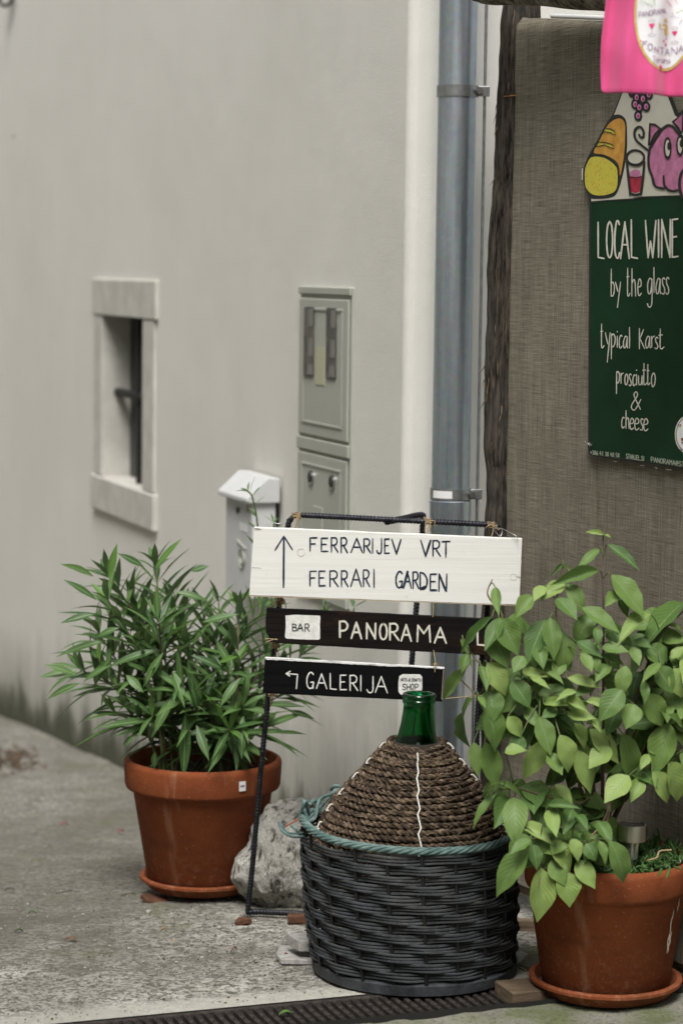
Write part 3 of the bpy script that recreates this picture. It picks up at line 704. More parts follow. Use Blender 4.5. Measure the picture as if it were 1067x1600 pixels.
# ------------------------------------------------------------------ stroke lettering
GL = {
'A': [[(0,1),(.5,0),(1,1)],[(.2,.62),(.8,.62)]], 'B': [[(0,0),(0,1)],[(0,.02),(.7,.08),(.85,.25),(.6,.45),(0,.48)],[(0,.48),(.8,.55),(1,.75),(.75,.97),(0,1)]],
'C': [[(.95,.1),(.7,0),(.35,.03),(.08,.3),(0,.6),(.12,.88),(.45,1),(.8,.97),(1,.85)]],
'D': [[(0,0),(0,1)],[(0,0),(.5,.06),(.9,.3),(1,.55),(.85,.85),(.5,.98),(0,1)]], 'E': [[(.95,0),(0,.02),(0,1),(1,.98)],[(0,.48),(.75,.46)]],
'F': [[(1,0),(0,.02),(0,1)],[(0,.48),(.75,.45)]], 'G': [[(.95,.12),(.7,0),(.4,.02),(.1,.25),(0,.55),(.1,.85),(.4,1),(.75,.95),(.9,.75),(.95,.6),(.55,.62)],[(.92,.62),(.9,1)]],
'H': [[(0,0),(0,1)],[(1,0),(1,1)],[(0,.5),(1,.5)]], 'I': [[(.5,0),(.5,1)]], 'J': [[(1,0),(.98,.8),(.7,1),(.25,.98),(0,.82)]],
'K': [[(0,0),(0,1)],[(.8,.05),(0,.55)],[(.1,.5),(1,.98)]], 'L': [[(0,0),(.02,.97),(1,1)]], 'M': [[(0,1),(.05,0),(.5,.5),(.92,0),(1,1)]],
'N': [[(0,1),(.02,0),(.96,1),(1,0)]], 'O': [[(.5,0),(.15,.15),(0,.5),(.15,.87),(.5,1),(.85,.87),(1,.5),(.85,.13),(.5,0)]],
'P': [[(0,0),(.03,1)],[(0,.02),(.6,0),(.95,.15),(1,.35),(.7,.55),(.05,.6)]], 'R': [[(0,0),(.02,1)],[(0,.03),(.55,0),(.85,.15),(.8,.38),(.5,.5),(.03,.52)],[(.35,.52),(1,1)]],
'S': [[(.95,.12),(.6,0),(.2,.08),(.1,.28),(.35,.46),(.8,.58),(.95,.8),(.65,.98),(.2,.98),(0,.85)]], 'T': [[(0,.03),(1,0)],[(.5,.02),(.48,1)]],
'V': [[(0,0),(.5,1),(1,0)]], 'W': [[(0,0),(.25,1),(.48,.55),(.7,1),(1,0)]],
'a': [[(.9,.1),(.5,0),(.15,.3),(0,.65),(.2,1),(.6,.85),(.9,.1)],[(.9,.05),(.88,.8),(1,1)]], 'b': [[(.1,0),(.05,1)],[(.1,.55),(.5,.48),(.95,.62),(.9,.85),(.5,1),(.05,.96)]],
'c': [[(1,.08),(.6,0),(.2,.2),(0,.6),(.2,.95),(.6,1),(1,.85)]], 'e': [[(.1,.5),(.85,.42),(.95,.2),(.6,0),(.25,.1),(0,.5),(.15,.9),(.5,1),(1,.85)]],
'g': [[(.85,.05),(.45,0),(.05,.2),(.15,.5),(.55,.52),(.85,.25),(.9,.02)],[(.92,.05),(.9,.8),(.6,1),(.15,.97),(0,.88)]],
'h': [[(.1,0),(.05,1)],[(.08,.55),(.5,.4),(.85,.5),(1,1)]], 'i': [[(.5,.3),(.5,1)],[(.5,0),(.5,.05)]], 'l': [[(.5,0),(.55,1)]],
'o': [[(.5,0),(.1,.25),(0,.6),(.2,.95),(.5,1),(.85,.8),(1,.4),(.8,.08),(.5,0)]], 'p': [[(.1,0),(.05,1)],[(.1,.08),(.55,0),(1,.15),(.9,.4),(.5,.52),(.08,.48)]],
'r': [[(.05,0),(.1,1)],[(.08,.3),(.45,.05),(1,.0)]], 's': [[(.95,.1),(.6,0),(.2,.12),(.3,.38),(.75,.6),(.9,.82),(.5,1),(0,.92)]],
't': [[(.3,0),(.25,.85),(.5,1),(1,.9)],[(0,.32),(.7,.3)]], 'u': [[(0,0),(.05,.8),(.35,1),(.75,.85),(.95,0)],[(.95,.0),(1,1)]], 'y': [[(0,0),(.5,.38)],[(1,0),(.4,1)]],
'n': [[(.05,0),(.08,1)],[(.08,.3),(.5,0),(.9,.2),(1,1)]], 'm': [[(0,0),(0,1)],[(0,.3),(.3,0),(.5,.2),(.5,1)],[(.5,.3),(.8,0),(1,.2),(1,1)]],
'&': [[(.95,.95),(.35,.3),(.3,.1),(.5,0),(.65,.12),(.55,.3),(.1,.65),(0,.85),(.2,1),(.5,.9),(1,.42)]],
'@': [[(.7,.4),(.4,.4),(.35,.6),(.6,.65),(.7,.4),(.75,.65),(1,.55),(.9,.15),(.5,0),(.1,.2),(0,.55),(.2,.9),(.7,1)]], '.': [[(.45,.95),(.55,1)]], '+': [[(0,.5),(1,.5)],[(.5,.2),(.5,.8)]],
'0': [[(.5,0),(0,.4),(.1,.9),(.5,1),(1,.6),(.9,.1),(.5,0)]], '1': [[(.2,.2),(.6,0),(.6,1)]], '3': [[(.1,.05),(.8,.1),(.8,.35),(.4,.48),(.9,.65),(.8,.95),(.1,1)]],
'4': [[(.5,0),(0,.6),(1,.6)],[(.7,.3),(.7,1)]], '5': [[(.9,0),(.2,0),(.15,.45),(.8,.5),(.9,.85),(.1,1)]], '6': [[(.8,0),(.2,.4),(.1,.85),(.6,1),(.95,.7),(.5,.5),(.15,.65)]],
'8': [[(.5,.48),(.1,.25),(.5,0),(.9,.22),(.5,.48),(.05,.8),(.5,1),(.95,.75),(.5,.48)]],
}
LZ = [0]
CURVY = set('BCDGJOPRSabceghmnoprsut@&035689')
def ribbon(mb, pts2, w_, P, lift=.0006, taper=False):
    """pts2 : photo px points; P(px,py,off)->world ; ribbon of width w_ px"""
    LZ[0] = (LZ[0]+1) % 9
    off = lift+LZ[0]*.00007
    q = [Vector((a, b_, 0)) for a, b_ in pts2]; n = len(q); vs = []
    # round ends: extend by half width
    for i in range(n):
        t = (q[min(i+1, n-1)]-q[max(i-1, 0)]); t = t.normalized() if t.length > 1e-6 else Vector((1, 0, 0)); nn = Vector((-t.y, t.x, 0))
        wv = w_*.5*(1+.22*mn.noise(Vector((q[i].x*.35, q[i].y*.35, 2))))
        c_ = q[i]-t*(w_*.35) if i == 0 else (q[i]+t*(w_*.35) if i == n-1 else q[i])
        if i in (0, n-1): wv *= .75
        vs += [P(c_.x+nn.x*wv, c_.y+nn.y*wv, off), P(c_.x-nn.x*wv, c_.y-nn.y*wv, off)]
    mb.add(vs, [(2*i, 2*i+1, 2*i+3, 2*i+2) for i in range(n-1)])
def glyph(mb, ch, box, w_, P, shear=0, smooth=None):
    x0, x1, y0, y1 = box
    for st in GL[ch]:
        pts = [(x0+(x1-x0)*a, y0+(y1-y0)*b_+shear*(x1-x0)*a) for a, b_ in st]
        sm = (ch in CURVY) and len(pts) > 3
        if sm: pts = [(v.x, v.y) for v in spline([(a, b_, 0) for a, b_ in pts], 4)]
        else:
            # split at sharp corners into separate strokes
            for i in range(len(pts)-1):
                a, b_ = pts[i], pts[i+1]; seg = [(a[0]+(b_[0]-a[0])*k/4, a[1]+(b_[1]-a[1])*k/4) for k in range(5)]
                ribbon(mb, seg, w_, P)
            continue
        ribbon(mb, pts, w_, P)
def crop(ox, oy, s_): return lambda b: (ox+b[0]/s_, ox+b[1]/s_, oy+b[2]/s_, oy+b[3]/s_)
def letters(mb, items, cr, w_, P, shear=0):
    for ch, *b in items: glyph(mb, ch, cr(b), w_, P, shear)
def word(mb, text, x0, y0, x1, y1, h, w_, P):
    """letters between (x0,y0) and (x1,y1) = top line, height h"""
    wd = [.35 if c in 'Il.' else (.5 if c == ' ' else 1) for c in text]; tot = sum(wd)+.3*(len(text)-1); u = 0; sl_ = (y1-y0)/(x1-x0)
    for c, k in zip(text, wd):
        if c != ' ':
            xa = x0+(x1-x0)*u/tot; xb = x0+(x1-x0)*(u+k)/tot; ya = y0+(xa-x0)*sl_
            glyph(mb, c, (xa, xb, ya, ya+h), w_, P, sl_)
        u += k+.3

# ------------------------------------------------------------------ wine sign board
BO = .034
def BPt(px, py, off=0): return LP(px, py, BO+off)
c2 = lambda x, y: (905+x/6.586, 130+y/6.586)
sign = thing('wine_sign', 'dark green painted wine board with bread and pig drawings wired to the linen screen', 'sign', LP(1010, 730, BO))
sil = [c2(*p) for p in ((100,1165),(60,1100),(38,1010),(34,930),(48,850),(80,765),(148,645),(213,525),(268,425),(300,375),(335,330),(430,90),(590,-400),(720,-400),(905,110),(990,325),(1060,275),(1150,330),(1300,520),(1400,900),(1400,1165))]
sil += [(1117, 741), (1040, 728.5), (1000, 722), (940, 715), (922, 712), (918.5, 709), (918, 702), (919, 500)]
MB().prism([BPt(x, y, 0) for x, y in sil], -nL*.008).build('board', OUTLINE, sign)
# pale worn edge of the board
mb = MB()
for pa, pb2 in ((c2(920, 118), c2(1003, 318)), (c2(28, 880), c2(26, 990))):
    ribbon(mb, [(pa[0]+(pb2[0]-pa[0])*k/4, pa[1]+(pb2[1]-pa[1])*k/4) for k in range(5)], 3 if pa[0] > 950 else 1.5, BPt, -.0075)
for xa, xb in ((958, 964), (1000, 1006), (1023, 1026), (1040, 1048)):
    ya = 712+(xa-922)*.158+2.8; ribbon(mb, [(xa, ya), ((xa+xb)/2, ya+.4), (xb, ya+.8)], 1.4, BPt, -.006)
mb.build('pale_edge', WHITEPAINT, sign)
def fill(name, pts, m_, lv, sm=0):
    if sm: pts = [(v.x, v.y) for v in spline([(a, b_, 0) for a, b_ in pts], sm, True)]
    pts = [c2(*p) for p in pts]
    return MB().ngon([BPt(x, y, .0004+.0004*lv) for x, y in pts]).build(name, m_, sign)
def line(name, strokes, w_, m_, lv, sm=5, cr=c2):
    mb = MB()
    for st in strokes:
        q = [(v.x, v.y) for v in spline([(a, b_, 0) for a, b_ in st], sm)] if sm else st
        ribbon(mb, [cr(*p) for p in q], w_, BPt, .0004+.0004*lv)
    return mb.build(name, m_, sign)
fill('cream_panel', [(445,90),(345,350),(120,1060),(120,1215),(300,1200),(540,1185),(640,1165),(1000,1152),(1392,1155),(1392,900),(1200,480),(980,335),(898,115),(715,-385),(600,-385)], CREAM, 1)
fill('green_panel', [(118,1232),(300,1210),(540,1200),(640,1180),(1000,1168),(1392,1170),(1392,4010),(900,3925),(600,3878),(150,3815),(110,3790)], GREENBOARD, 1)
fill('bread_outline', [(60,1100),(40,1010),(38,930),(52,850),(82,770),(150,650),(215,530),(270,430),(300,375),(345,332),(400,322),(450,345),(480,400),(488,520),(485,700),(460,870),(430,1000),(400,1090),(360,1160),(280,1185),(180,1190),(110,1180)], OUTLINE, 2, 3)
fill('bread_crust', [(145,712),(200,600),(250,500),(300,420),(350,380),(400,362),(440,375),(465,420),(468,520),(460,700),(440,850),(415,955),(405,860),(370,800),(300,755),(230,730)], ORANGE, 3, 3)
fill('bread_slice', [(80,820),(110,770),(160,755),(240,765),(310,800),(365,850),(388,900),(388,1050),(360,1110),(320,1135),(240,1155),(150,1150),(100,1120),(60,1060),(52,960),(58,880)], CRUMB, 3, 3)
for pts in ([(235,505),(262,465),(310,470),(355,490),(365,535),(320,510),(265,500)], [(165,650),(195,605),(260,610),(335,630),(352,675),(300,655),(255,635),(210,645)]):
    fill('bread_cut', pts, CRUMB, 4); line('bread_cut_line', [pts+[pts[0]]], 1.5, OUTLINE, 5, 0)
ell = lambda cx, cy, rx, ry, n=20: [(cx+rx*math.cos(2*PI*i/n), cy+ry*math.sin(2*PI*i/n)) for i in range(n)]
fill('glass_liquid', [(505,960),(640,955),(630,1110),(575,1130),(520,1115)], WINE, 2)
fill('glass_foam', [(508,950),(520,910),(570,885),(620,900),(634,955),(570,968)], PIGPINK, 3)
line('glass_outline', [ell(572,765,90,75)+[ell(572,765,90,75)[0]]], 3.6, OUTLINE, 4, 2)
line('glass_side', [[(484,810),(500,960),(520,1145)],[(664,810),(652,960),(628,1145)],[(515,1135),(575,1150),(632,1135)],[(480,810),(575,845),(665,810)]], 4.0, OUTLINE, 5, 3)
line('glass_band', [[(510,965),(575,972),(635,958)]], 1.4, OUTLINE, 6, 2)
line('pig_tail', [[(700,690),(640,640),(585,590),(562,530),(575,470),(620,448),(655,490),(655,545),(630,558),(610,530)]], 3.6, OUTLINE, 4)
pig = [(720,670),(760,600),(800,540),(840,480),(880,445),(915,432),(960,450),(1000,500),(1040,540),(1100,560),(1250,600),(1350,850),(1300,1060),(1150,1100),(1020,1100),(960,1112),(910,1100),(880,1065),(862,1085),(800,1072),(765,1040),(745,960),(715,880),(705,780)]
fill('pig_body', pig, PIGPINK, 2, 3); line('pig_outline', [pig[:-1]+[pig[0]] if 0 else pig+[pig[0]]], 3.8, OUTLINE, 4, 3)
for ear in ([(722,420),(770,425),(828,465),(780,520),(745,580),(712,640)], [(958,395),(1062,305),(1058,480),(1042,515),(1010,460)]):
    fill('pig_ear', ear, PIGPINK, 3); line('ear_outline', [ear+[ear[0]]], 3.6, OUTLINE, 5, 0)
line('pig_legs', [[(862,955),(868,1040),(900,1090),(960,1112)]], 3.2, OUTLINE, 5)
for (cx, cy, f) in ((903, 668, 1), (1030, 640, .95), (1120, 640, .95)):
    fill('eye_outline', ell(cx, cy, 41*f, 116*f), OUTLINE, 6); fill('eye_white', ell(cx+2, cy, 25*f, 84*f), CREAM, 7); fill('pupil', ell(cx+14, cy-20, 17*f, 42*f), OUTLINE, 8)
fill('snout_outline', ell(1085, 1040, 75, 170), OUTLINE, 6); fill('snout', ell(1090, 1040, 48, 130), PIGPINK, 7)
for (x, y) in ((540,95),(585,145),(650,160),(710,115),(570,215),(612,248),(684,240),(600,335),(620,60),(690,50)):
    fill('grape_outline', ell(x, y, 42, 56, 14), OUTLINE, 5)
fill('grape_centre', [(560,150),(700,150),(680,260),(590,260)], OUTLINE, 4)
for (x, y) in ((585,145),(650,160),(710,115),(570,215),(612,248),(684,240),(600,335)):
    fill('grape', ell(x, y, 21, 31, 12), LILAC, 6); fill('grape_heart', ell(x+2, y+3, 11, 17, 8), WINE, 7)
line('horizon_line', [[(110,1232),(300,1208),(540,1198),(640,1178),(1000,1164),(1390,1166)]], 1.3, OUTLINE, 3)
BPT = lambda x, y, o_: BPt(x, y, o_+.0016)
mb = MB(); c8 = crop(910, 320, 6.796)
letters(mb, [('L',162,225,185,570),('O',252,316,176,562),('C',338,390,172,565),('A',400,492,182,572),('L',514,580,160,568),('W',664,775,168,562),('I',800,806,160,556),('N',836,928,156,558),('E',948,1008,150,556)], c8, 2.6, BPT)
mb.build('lettering_local_wine', CREAMPAINT, sign)
mb = MB()
letters(mb, [('b',298,335,682,970),('y',345,400,820,1090),('t',465,500,672,970),('h',517,560,677,970),('e',583,620,787,965),('g',685,738,780,1085),('l',750,758,665,930),('a',775,825,780,945),('s',837,872,775,950),('s',880,915,770,950)], c8, 1.6, BPT)
mb.build('lettering_glass', CREAMPAINT, sign); mb = MB()
c9 = crop(910, 490, 6.796)
letters(mb, [('t',188,225,110,365),('y',238,290,203,515),('p',300,342,215,480),('i',362,368,187,358),('c',385,416,230,365),('a',430,475,240,365),('l',490,500,147,365),('K',600,655,158,375),('a',665,715,240,365),('r',727,760,240,360),('s',765,798,250,375),('t',805,862,162,375),
 ('p',355,388,615,850),('r',402,430,632,742),('o',445,478,640,755),('s',488,516,640,767),('c',530,557,650,765),('i',567,573,597,760),('u',590,630,660,757),('t',635,680,530,757),('t',680,712,540,757),('o',727,768,630,775),('&',515,615,830,1025),
 ('c',412,440,1100,1215),('h',455,490,1030,1220),('e',500,540,1110,1230),('e',550,595,1110,1235),('s',610,640,1115,1240),('e',645,690,1115,1245)], c9, 1.6, BPT)
mb.build('lettering_menu', CREAMPAINT, sign)
mb = MB(); word(mb, '+386 41 38 48 58', 921.5, 703.5, 967, 708.5, 6.2, 1.2, BPT); word(mb, 'STANJEL.SI', 977.5, 709, 1005.5, 713, 7.0, 1.3, BPT); word(mb, 'PANORAMA@STANJEL.SI', 1016.5, 714, 1102, 727, 7.4, 1.35, BPT)
mb.build('lettering_contact', GREYPAINT, sign)
def ellP(cx, cy, rx, ry, lv, n=32): return [BPt(cx+rx*math.cos(2*PI*i/n), cy+ry*math.sin(2*PI*i/n), lv) for i in range(n)]
st_ = MB().ngon(ellP(1075, 679, 21.5, 30.5, .0016)).build('oval_sticker', WHITEPAINT, sign)
MB().ngon(ellP(1075, 679, 20, 28.5, .0020)).build('sticker_ring', mat('brown_ring', (.25, .09, .03), .6), st_)
MB().ngon(ellP(1075, 679, 18.8, 27, .0024)).build('sticker_face', FLAGWHITE, st_)
for (x, y, m_, r_) in ((1059.5,663.5,RED,1.2),(1062.5,664.2,RED,1.1),(1060.8,666,LEAFPRINT,1.5),(1057.5,669.5,LEAFPRINT,1.1),(1065,686.5,two('brown_print',(.2,.06,.02),(.25,.08,.03),30),2.2),(1065,691.5,RED,1.3),(1063.5,702,MAUVE,1.6)):
    MB().ngon(ellP(x, y, r_, r_*1.2, .0028, 10)).build('sticker_mark', m_, st_)
# wire tie
mb = MB().tube(spline([BPt(913, 689, .002), BPt(916, 694, .008), BPt(920, 692, .004), BPt(923, 696, .008), BPt(924, 694, .003)], 5), .0012, 5)
mb.tube(spline([BPt(914, 695, -.006), BPt(918, 693, .006), BPt(921, 697, .004)], 5), .0012, 5); mb.build('wire_tie', WIRE, sign)

# ------------------------------------------------------------------ pink flag
YF = 4.85
def FPt(px, py, off=0):
    p = atY(px, py, YF); w_ = .016*math.sin((px-945)*.055+1+py*.006)+.008*math.sin((px-945)*.13+py*.01)+.01*mn.noise(Vector((px*.02, py*.012, 0)))
    return p+Vector((0, w_-off, 0))
flag = thing('pink_flag', 'bright pink cloth flag with a white oval emblem hanging at the top right corner', 'flag', atY(1035, 150, YF))
mb = MB(); nx, ny = 70, 80; vs = []
def fl(y):   # left edge x
    return 941+ 9*max(0, (60-y)/60)*.8 if y < 60 else 941-1.2*math.sin((y-60)/80*PI)
for j in range(ny+1):
    y = -170+ (314)*j/ny
    for i in range(nx+1):
        u = i/nx; xl = fl(y); x = xl+(1140-xl)*u
        yy = y+ (u*11)*max(0, (y+170)/314)
        cr_ = max(0, 1-(x-xl)/6)*max(0, (y-136)/8); yy -= 5*cr_*cr_
        vs.append(FPt(x, yy))
mb.add(vs, [(j*(nx+1)+i, (j+1)*(nx+1)+i, (j+1)*(nx+1)+i+1, j*(nx+1)+i+1) for j in range(ny) for i in range(nx)]); cl = mb.build('cloth', PINK, flag, smooth=True)
so_ = cl.modifiers.new('thick', 'SOLIDIFY'); so_.thickness = .0012
def fdisc(name, cx, cy, rx, ry, m_, off, par=flag, n=40, rings=8):
    mb = MB(); vs = [FPt(cx, cy, off)]
    for r_ in range(1, rings+1):
        for i in range(n): q = 2*PI*i/n; vs.append(FPt(cx+rx*r_/rings*math.cos(q), cy+ry*r_/rings*math.sin(q), off))
    fs = [(0, 1+i, 1+(i+1) % n) for i in range(n)]
    for r_ in range(rings-1):
        for i in range(n): a = 1+r_*n+i; b_ = 1+r_*n+(i+1) % n; fs.append((a, a+n, b_+n, b_))
    return mb.add(vs, fs).build(name, m_, par, smooth=True)
c3 = lambda x, y: (935+x/8.083, y/8.083)
em = fdisc('emblem_ring', 1037, 22, 48, 88.5, GOLD, .0012); fdisc('emblem_face', 1037, 22, 44, 84.5, FLAGWHITE, .0018, em)
FP2 = lambda x, y, o_: FPt(x, y, .0024+o_)
mb = MB(); cc = crop(935, 0, 8.083)
letters(mb, [('F',545,600,530,595),('O',608,662,558,640),('N',688,742,598,668),('T',770,830,602,688),('A',845,910,608,695),('N',930,1000,590,678),('A',1015,1070,572,655)], cc, 1.1, FP2)
for k, ch in enumerate('PANORAMA'):
    x = 495+k*44; y = 158-k*5.5; glyph(mb, ch, cc((x, x+36, y, y+68-k*1.5)), .9, FP2, -.12)
for k, ch in enumerate('Terana'):
    x = 668+k*42; glyph(mb, ch if ch in GL else 'a', cc((x, x+38, 715 if k == 0 else 745, 790)), .8, FP2, .02)
for x, y in ((655, 270), (968, 345)):
    ribbon(mb, [c3(x+42*math.cos(q), y+14*math.sin(q)) for q in [2*PI*i/14 for i in range(15)]], .4, FP2)
    ribbon(mb, [c3(x, y+100), c3(x, y+170)], .4, FP2); ribbon(mb, [c3(x+42*math.cos(q), y+182+16*math.sin(q)) for q in [2*PI*i/14 for i in range(15)]], .5, FP2)
ribbon(mb, [c3(905, 205), c3(960, 195), c3(1030, 215)], .8, FP2); ribbon(mb, [c3(930, 150), c3(960, 180)], .8, FP2); ribbon(mb, [c3(1060, 230), c3(1030, 300)], .8, FP2)
mb.build('emblem_lettering', MAUVE, em)
mb = MB()
for x, y in ((655, 270), (968, 345)): mb.ngon([FP2(*c3(x-36, y+38), .0002), FP2(*c3(x+38, y+38), .0002), FP2(*c3(x+20, y+80), .0002), FP2(*c3(x, y+105), .0002), FP2(*c3(x-20, y+80), .0002)])
for x, y, r_ in ((822, 515, 12), (858, 485, 10), (852, 560, 15), (780, 848, 22), (525, 520, 9)): mb.ngon([FP2(*c3(x+r_*math.cos(q), y+r_*1.3*math.sin(q)), .0002) for q in [2*PI*i/10 for i in range(10)]])
mb.build('wine_drops', PRINTPINK, em)
mb = MB()
for poly in ([(745,300),(820,310),(870,300),(878,340),(875,445),(830,440),(825,375),(770,375),(745,360)], [(818,240),(865,235),(868,275),(820,278)], [(838,278),(850,278),(850,310),(838,310)]): mb.ngon([FP2(*c3(*p), .0003) for p in poly])
mb.build('golden_tap', GOLD, em)
mb = MB(); ribbon(mb, [c3(520, 10), c3(600, 50), c3(665, 85)], .9, FP2); ribbon(mb, [c3(680, -10), c3(685, 40), c3(690, 80)], .7, FP2); ribbon(mb, [c3(985, 155), c3(1030, 130), c3(1100, 105)], .8, FP2); mb.build('sprig_print', LEAFPRINT, em)
mb = MB(); ribbon(mb, [c3(845, 0), c3(890, 40), c3(935, 75)], 1.1, FP2); ribbon(mb, [c3(970, -30), c3(1000, 10), c3(1015, 50)], .9, FP2); mb.build('pink_sprig_print', mat('printed_salmon', (.75, .35, .33), .8), em)
mb = MB()
q = [(fl(y)+3, y) for y in range(-160, 140, 8)]; 
for yy in (139.6,): ribbon(mb, [(944+i*6, yy-1.5+i*6/199*11) for i in range(34)], .5, FPt, .0015)
mb.build('hem_seam', mat('pink_thread', (.45, .02, .12), .8), flag)
t0_ = FPt(935, -172); t1_ = FPt(1150, -160); MB().tube([t0_+Vector((-.06, 0, 0)), t1_+Vector((.5, 0, .0))], .012, 12).build('flag_rod', WOODB, flag, smooth=True)

# ------------------------------------------------------------------ sign stand of bent rebar
stand = thing('sign_stand', 'black bent rebar stand holding three hanging direction boards beside the demijohn', 'stand', ground(520, 1470))
YS = 5.92
rib = lambda L, th: 1+.16*math.sin(2*PI*L/.0085+th)+.05*math.cos(2*th)
def rebar(name, P, r=.0072, par=stand):
    pts = resample(spline(P, 8), .0021)
    for q in pts: q.z = max(q.z, gz(q.dot(B_))+.011)
    return MB().tube(pts, r, 9, rf=rib).build(name, REBAR, par, smooth=True)
gL = gp(atY(392, 1440, 6.0)); 
P = [atY(775, 1080, 5.9) , atY(786, 900, 5.86)]
front = [atY(740, 1300, 5.93), atY(747, 1100, 5.92), atY(760, 960, 5.9), atY(772, 850, 5.88), atY(777, 826, 5.88), atY(773, 821, 5.88), atY(760, 819.5, 5.88), atY(620, 812.5, 5.88), atY(475, 805, 5.88), atY(463, 805, 5.88), atY(455, 811, 5.88), atY(449, 830, 5.885),
         atY(436, 950, 5.9), atY(413, 1150, 5.93), atY(395, 1350, 5.97), atY(387.5, 1425, 5.98), atY(390, 1440, 5.98), atY(401, 1448, 5.98), atY(440, 1450.5, 5.965), atY(490, 1453, 5.945), atY(560, 1457, 5.93), atY(690, 1462, 5.9), atY(722, 1460, 5.9), atY(728, 1440, 5.9), atY(740, 1300, 5.93)]
rebar('front_loop', front)
rear = [atY(604, 815.5, 5.885), atY(630, 810, 6.0), atY(652, 805, 6.1), atY(661, 806, 6.14), atY(660.5, 816, 6.14), atY(657, 870, 6.14), atY(646, 1000, 6.12), atY(634, 1150, 6.1), gp(atY(620, 1345, 6.08))+Vector((0, 0, .008))]
rebar('rear_leg', rear)
# boards
def boardthing(name, label, corners, Y, th, m_, edge=None, notch=None):
    """corners TL TR BR BL px ; board hangs at distance Y"""
    P = [atY(x, y, Y) for x, y in corners]
    t = thing(name, label, 'sign board', (P[2]+P[3])/2)
    n = 24; top = [P[0].lerp(P[1], i/n) for i in range(n+1)]; bot = [P[2].lerp(P[3], i/n) for i in range(n+1)]
    wob = lambda p: p+Vector((0, 0, .0009*mn.noise(p*25)))
    out = [wob(p) for p in top]+[wob(p) for p in bot]
    if notch: out += notch(Y)
    mb = MB().prism(list(reversed(out)), Vector((0, th, 0)))
    o = mb.build('board', m_, t, bevel=.0012)
    return t, o, (lambda x, y, off=0: atY(x, y, Y)-Vector((0, off, 0)))
YB = 5.82
wsn, wbo, WP = boardthing('white_direction_sign', 'long white painted board with an up arrow and dark lettering, topmost on the rebar stand', [(397, 824), (815.5, 842), (811, 945.5), (389.5, 930.5)], YB, .02, WHITEWOOD)
mb = MB().box(atY(389.5, 931.8, YB)+Vector((0, .0005, 0)), atY(811, 946.8, YB)-atY(389.5, 931.8, YB), (0, .019, 0), (0, 0, .0018)); mb.build('raw_lower_edge', RAWWOOD, wsn)
mb = MB(); c4 = crop(380, 790, 4.446); c5 = crop(600, 790, 4.446); f4 = lambda x, y: (380+x/4.446, 790+y/4.446)
WPl = lambda x, y, o_: WP(x, y, o_)
letters(mb, [('F',465,512,222,314),('E',543,588,224,318),('R',612,658,222,322),('R',680,724,222,325),('A',748,828,226,325),('R',838,884,230,326),('I',894,902,230,328),('J',927,960,227,330),('E',982,1014,230,331),
] , c4, 2.4, WPl, .02)
mb.build('lettering', NAVY, wsn); mb = MB(); letters(mb, [('F',464,508,454,556),('E',527,570,453,556),('R',602,660,452,562),('R',682,728,452,562),('A',747,820,440,560),('R',834,878,446,562),('I',904,912,442,568)], c4, 2.4, WPl, .02)
mb.build('lettering', NAVY, wsn); mb = MB()
letters(mb, [('V',54,116,234,334),] , c5, 2.6, WPl, .02)
mb.build('lettering', NAVY, wsn); mb = MB(); letters(mb, [('V',254,322,240,350),('R',338,390,242,350),('T',402,455,247,356)], c5, 2.6, WPl, .02)
mb.build('lettering', NAVY, wsn); mb = MB(); letters(mb, [('G',82,128,458,568),('A',132,188,456,570),('R',200,240,460,574),('D',250,298,464,580),('E',320,365,474,588),('N',380,434,474,594)], c5, 2.6, WPl, .02)
mb.build('lettering', NAVY, wsn); mb = MB()
for a, b_, w_ in (((283,222),(280,566),3.3),((283,212),(222,308),2.2),((283,212),(342,305),2.2),):
    ribbon(mb, [f4(a[0]+(b_[0]-a[0])*k/5, a[1]+(b_[1]-a[1])*k/5) for k in range(6)], w_, WPl)
mb.build('painted_arrow', NAVY, wsn); mb = MB()
f5 = lambda x, y: (600+x/4.446, 790+y/4.446)
for a, b_, w_ in (((322,242),(288,348),3.4),((165,458),(134,568),3.2),((252,575),(285,560),2.5),((384,480),(425,590),3.2),((322,586),(360,586),3)):
    ribbon(mb, [f5(a[0]+(b_[0]-a[0])*k/4, a[1]+(b_[1]-a[1])*k/4) for k in range(5)], w_, WPl)
mb.build('brush_strokes', NAVY, wsn, kind='stuff')
mb = MB()
for (x, y, r_) in ((402, 325, 26), ):
    ribbon(mb, [f4(x+r_*math.cos(q), y+r_*math.sin(q)) for q in [2*PI*i/16 for i in range(15)]], .9, WPl)
for (x, y, r_) in ((897, 495, 22), ):
    ribbon(mb, [f5(x+r_*math.cos(q), y+r_*math.sin(q)) for q in [2*PI*i/16 for i in range(16)]], .6, WPl)
mb.build('wood_knot', two('knot_paint', (.50, .47, .38), (.60, .57, .48), 60, .7, 0), wsn)
mb = MB(); ribbon(mb, [f5(918, 492), f5(932, 496), f5(945, 497)], .8, WPl); ribbon(mb, [f4(58, 430), f4(90, 431), f4(125, 436)], .5, WPl)
for k in range(7): ribbon(mb, [f4(82+R.uniform(-4, 45), 160+R.uniform(-4, 12)) for _ in range(2)], .7, WPl)
mb.build('crack', two('crack_brown', (.12, .06, .03), (.2, .1, .05), 60, .8, 0), wsn)
notch = lambda Y: [atY(425, 1003, Y), atY(420.5, 1002.5, Y), atY(420, 994, Y), atY(415.5, 988, Y), atY(415, 970, Y)]
psn, pbo, PP = boardthing('brown_direction_sign', 'dark brown burnt wood board reading PANORAMA, middle one on the rebar stand', [(416.5, 950.5), (796, 969), (793, 1026), (430, 1005)], YB+.012, .018, DARKWOOD, notch=notch)
PPl = lambda x, y, o_: PP(x, y, o_)
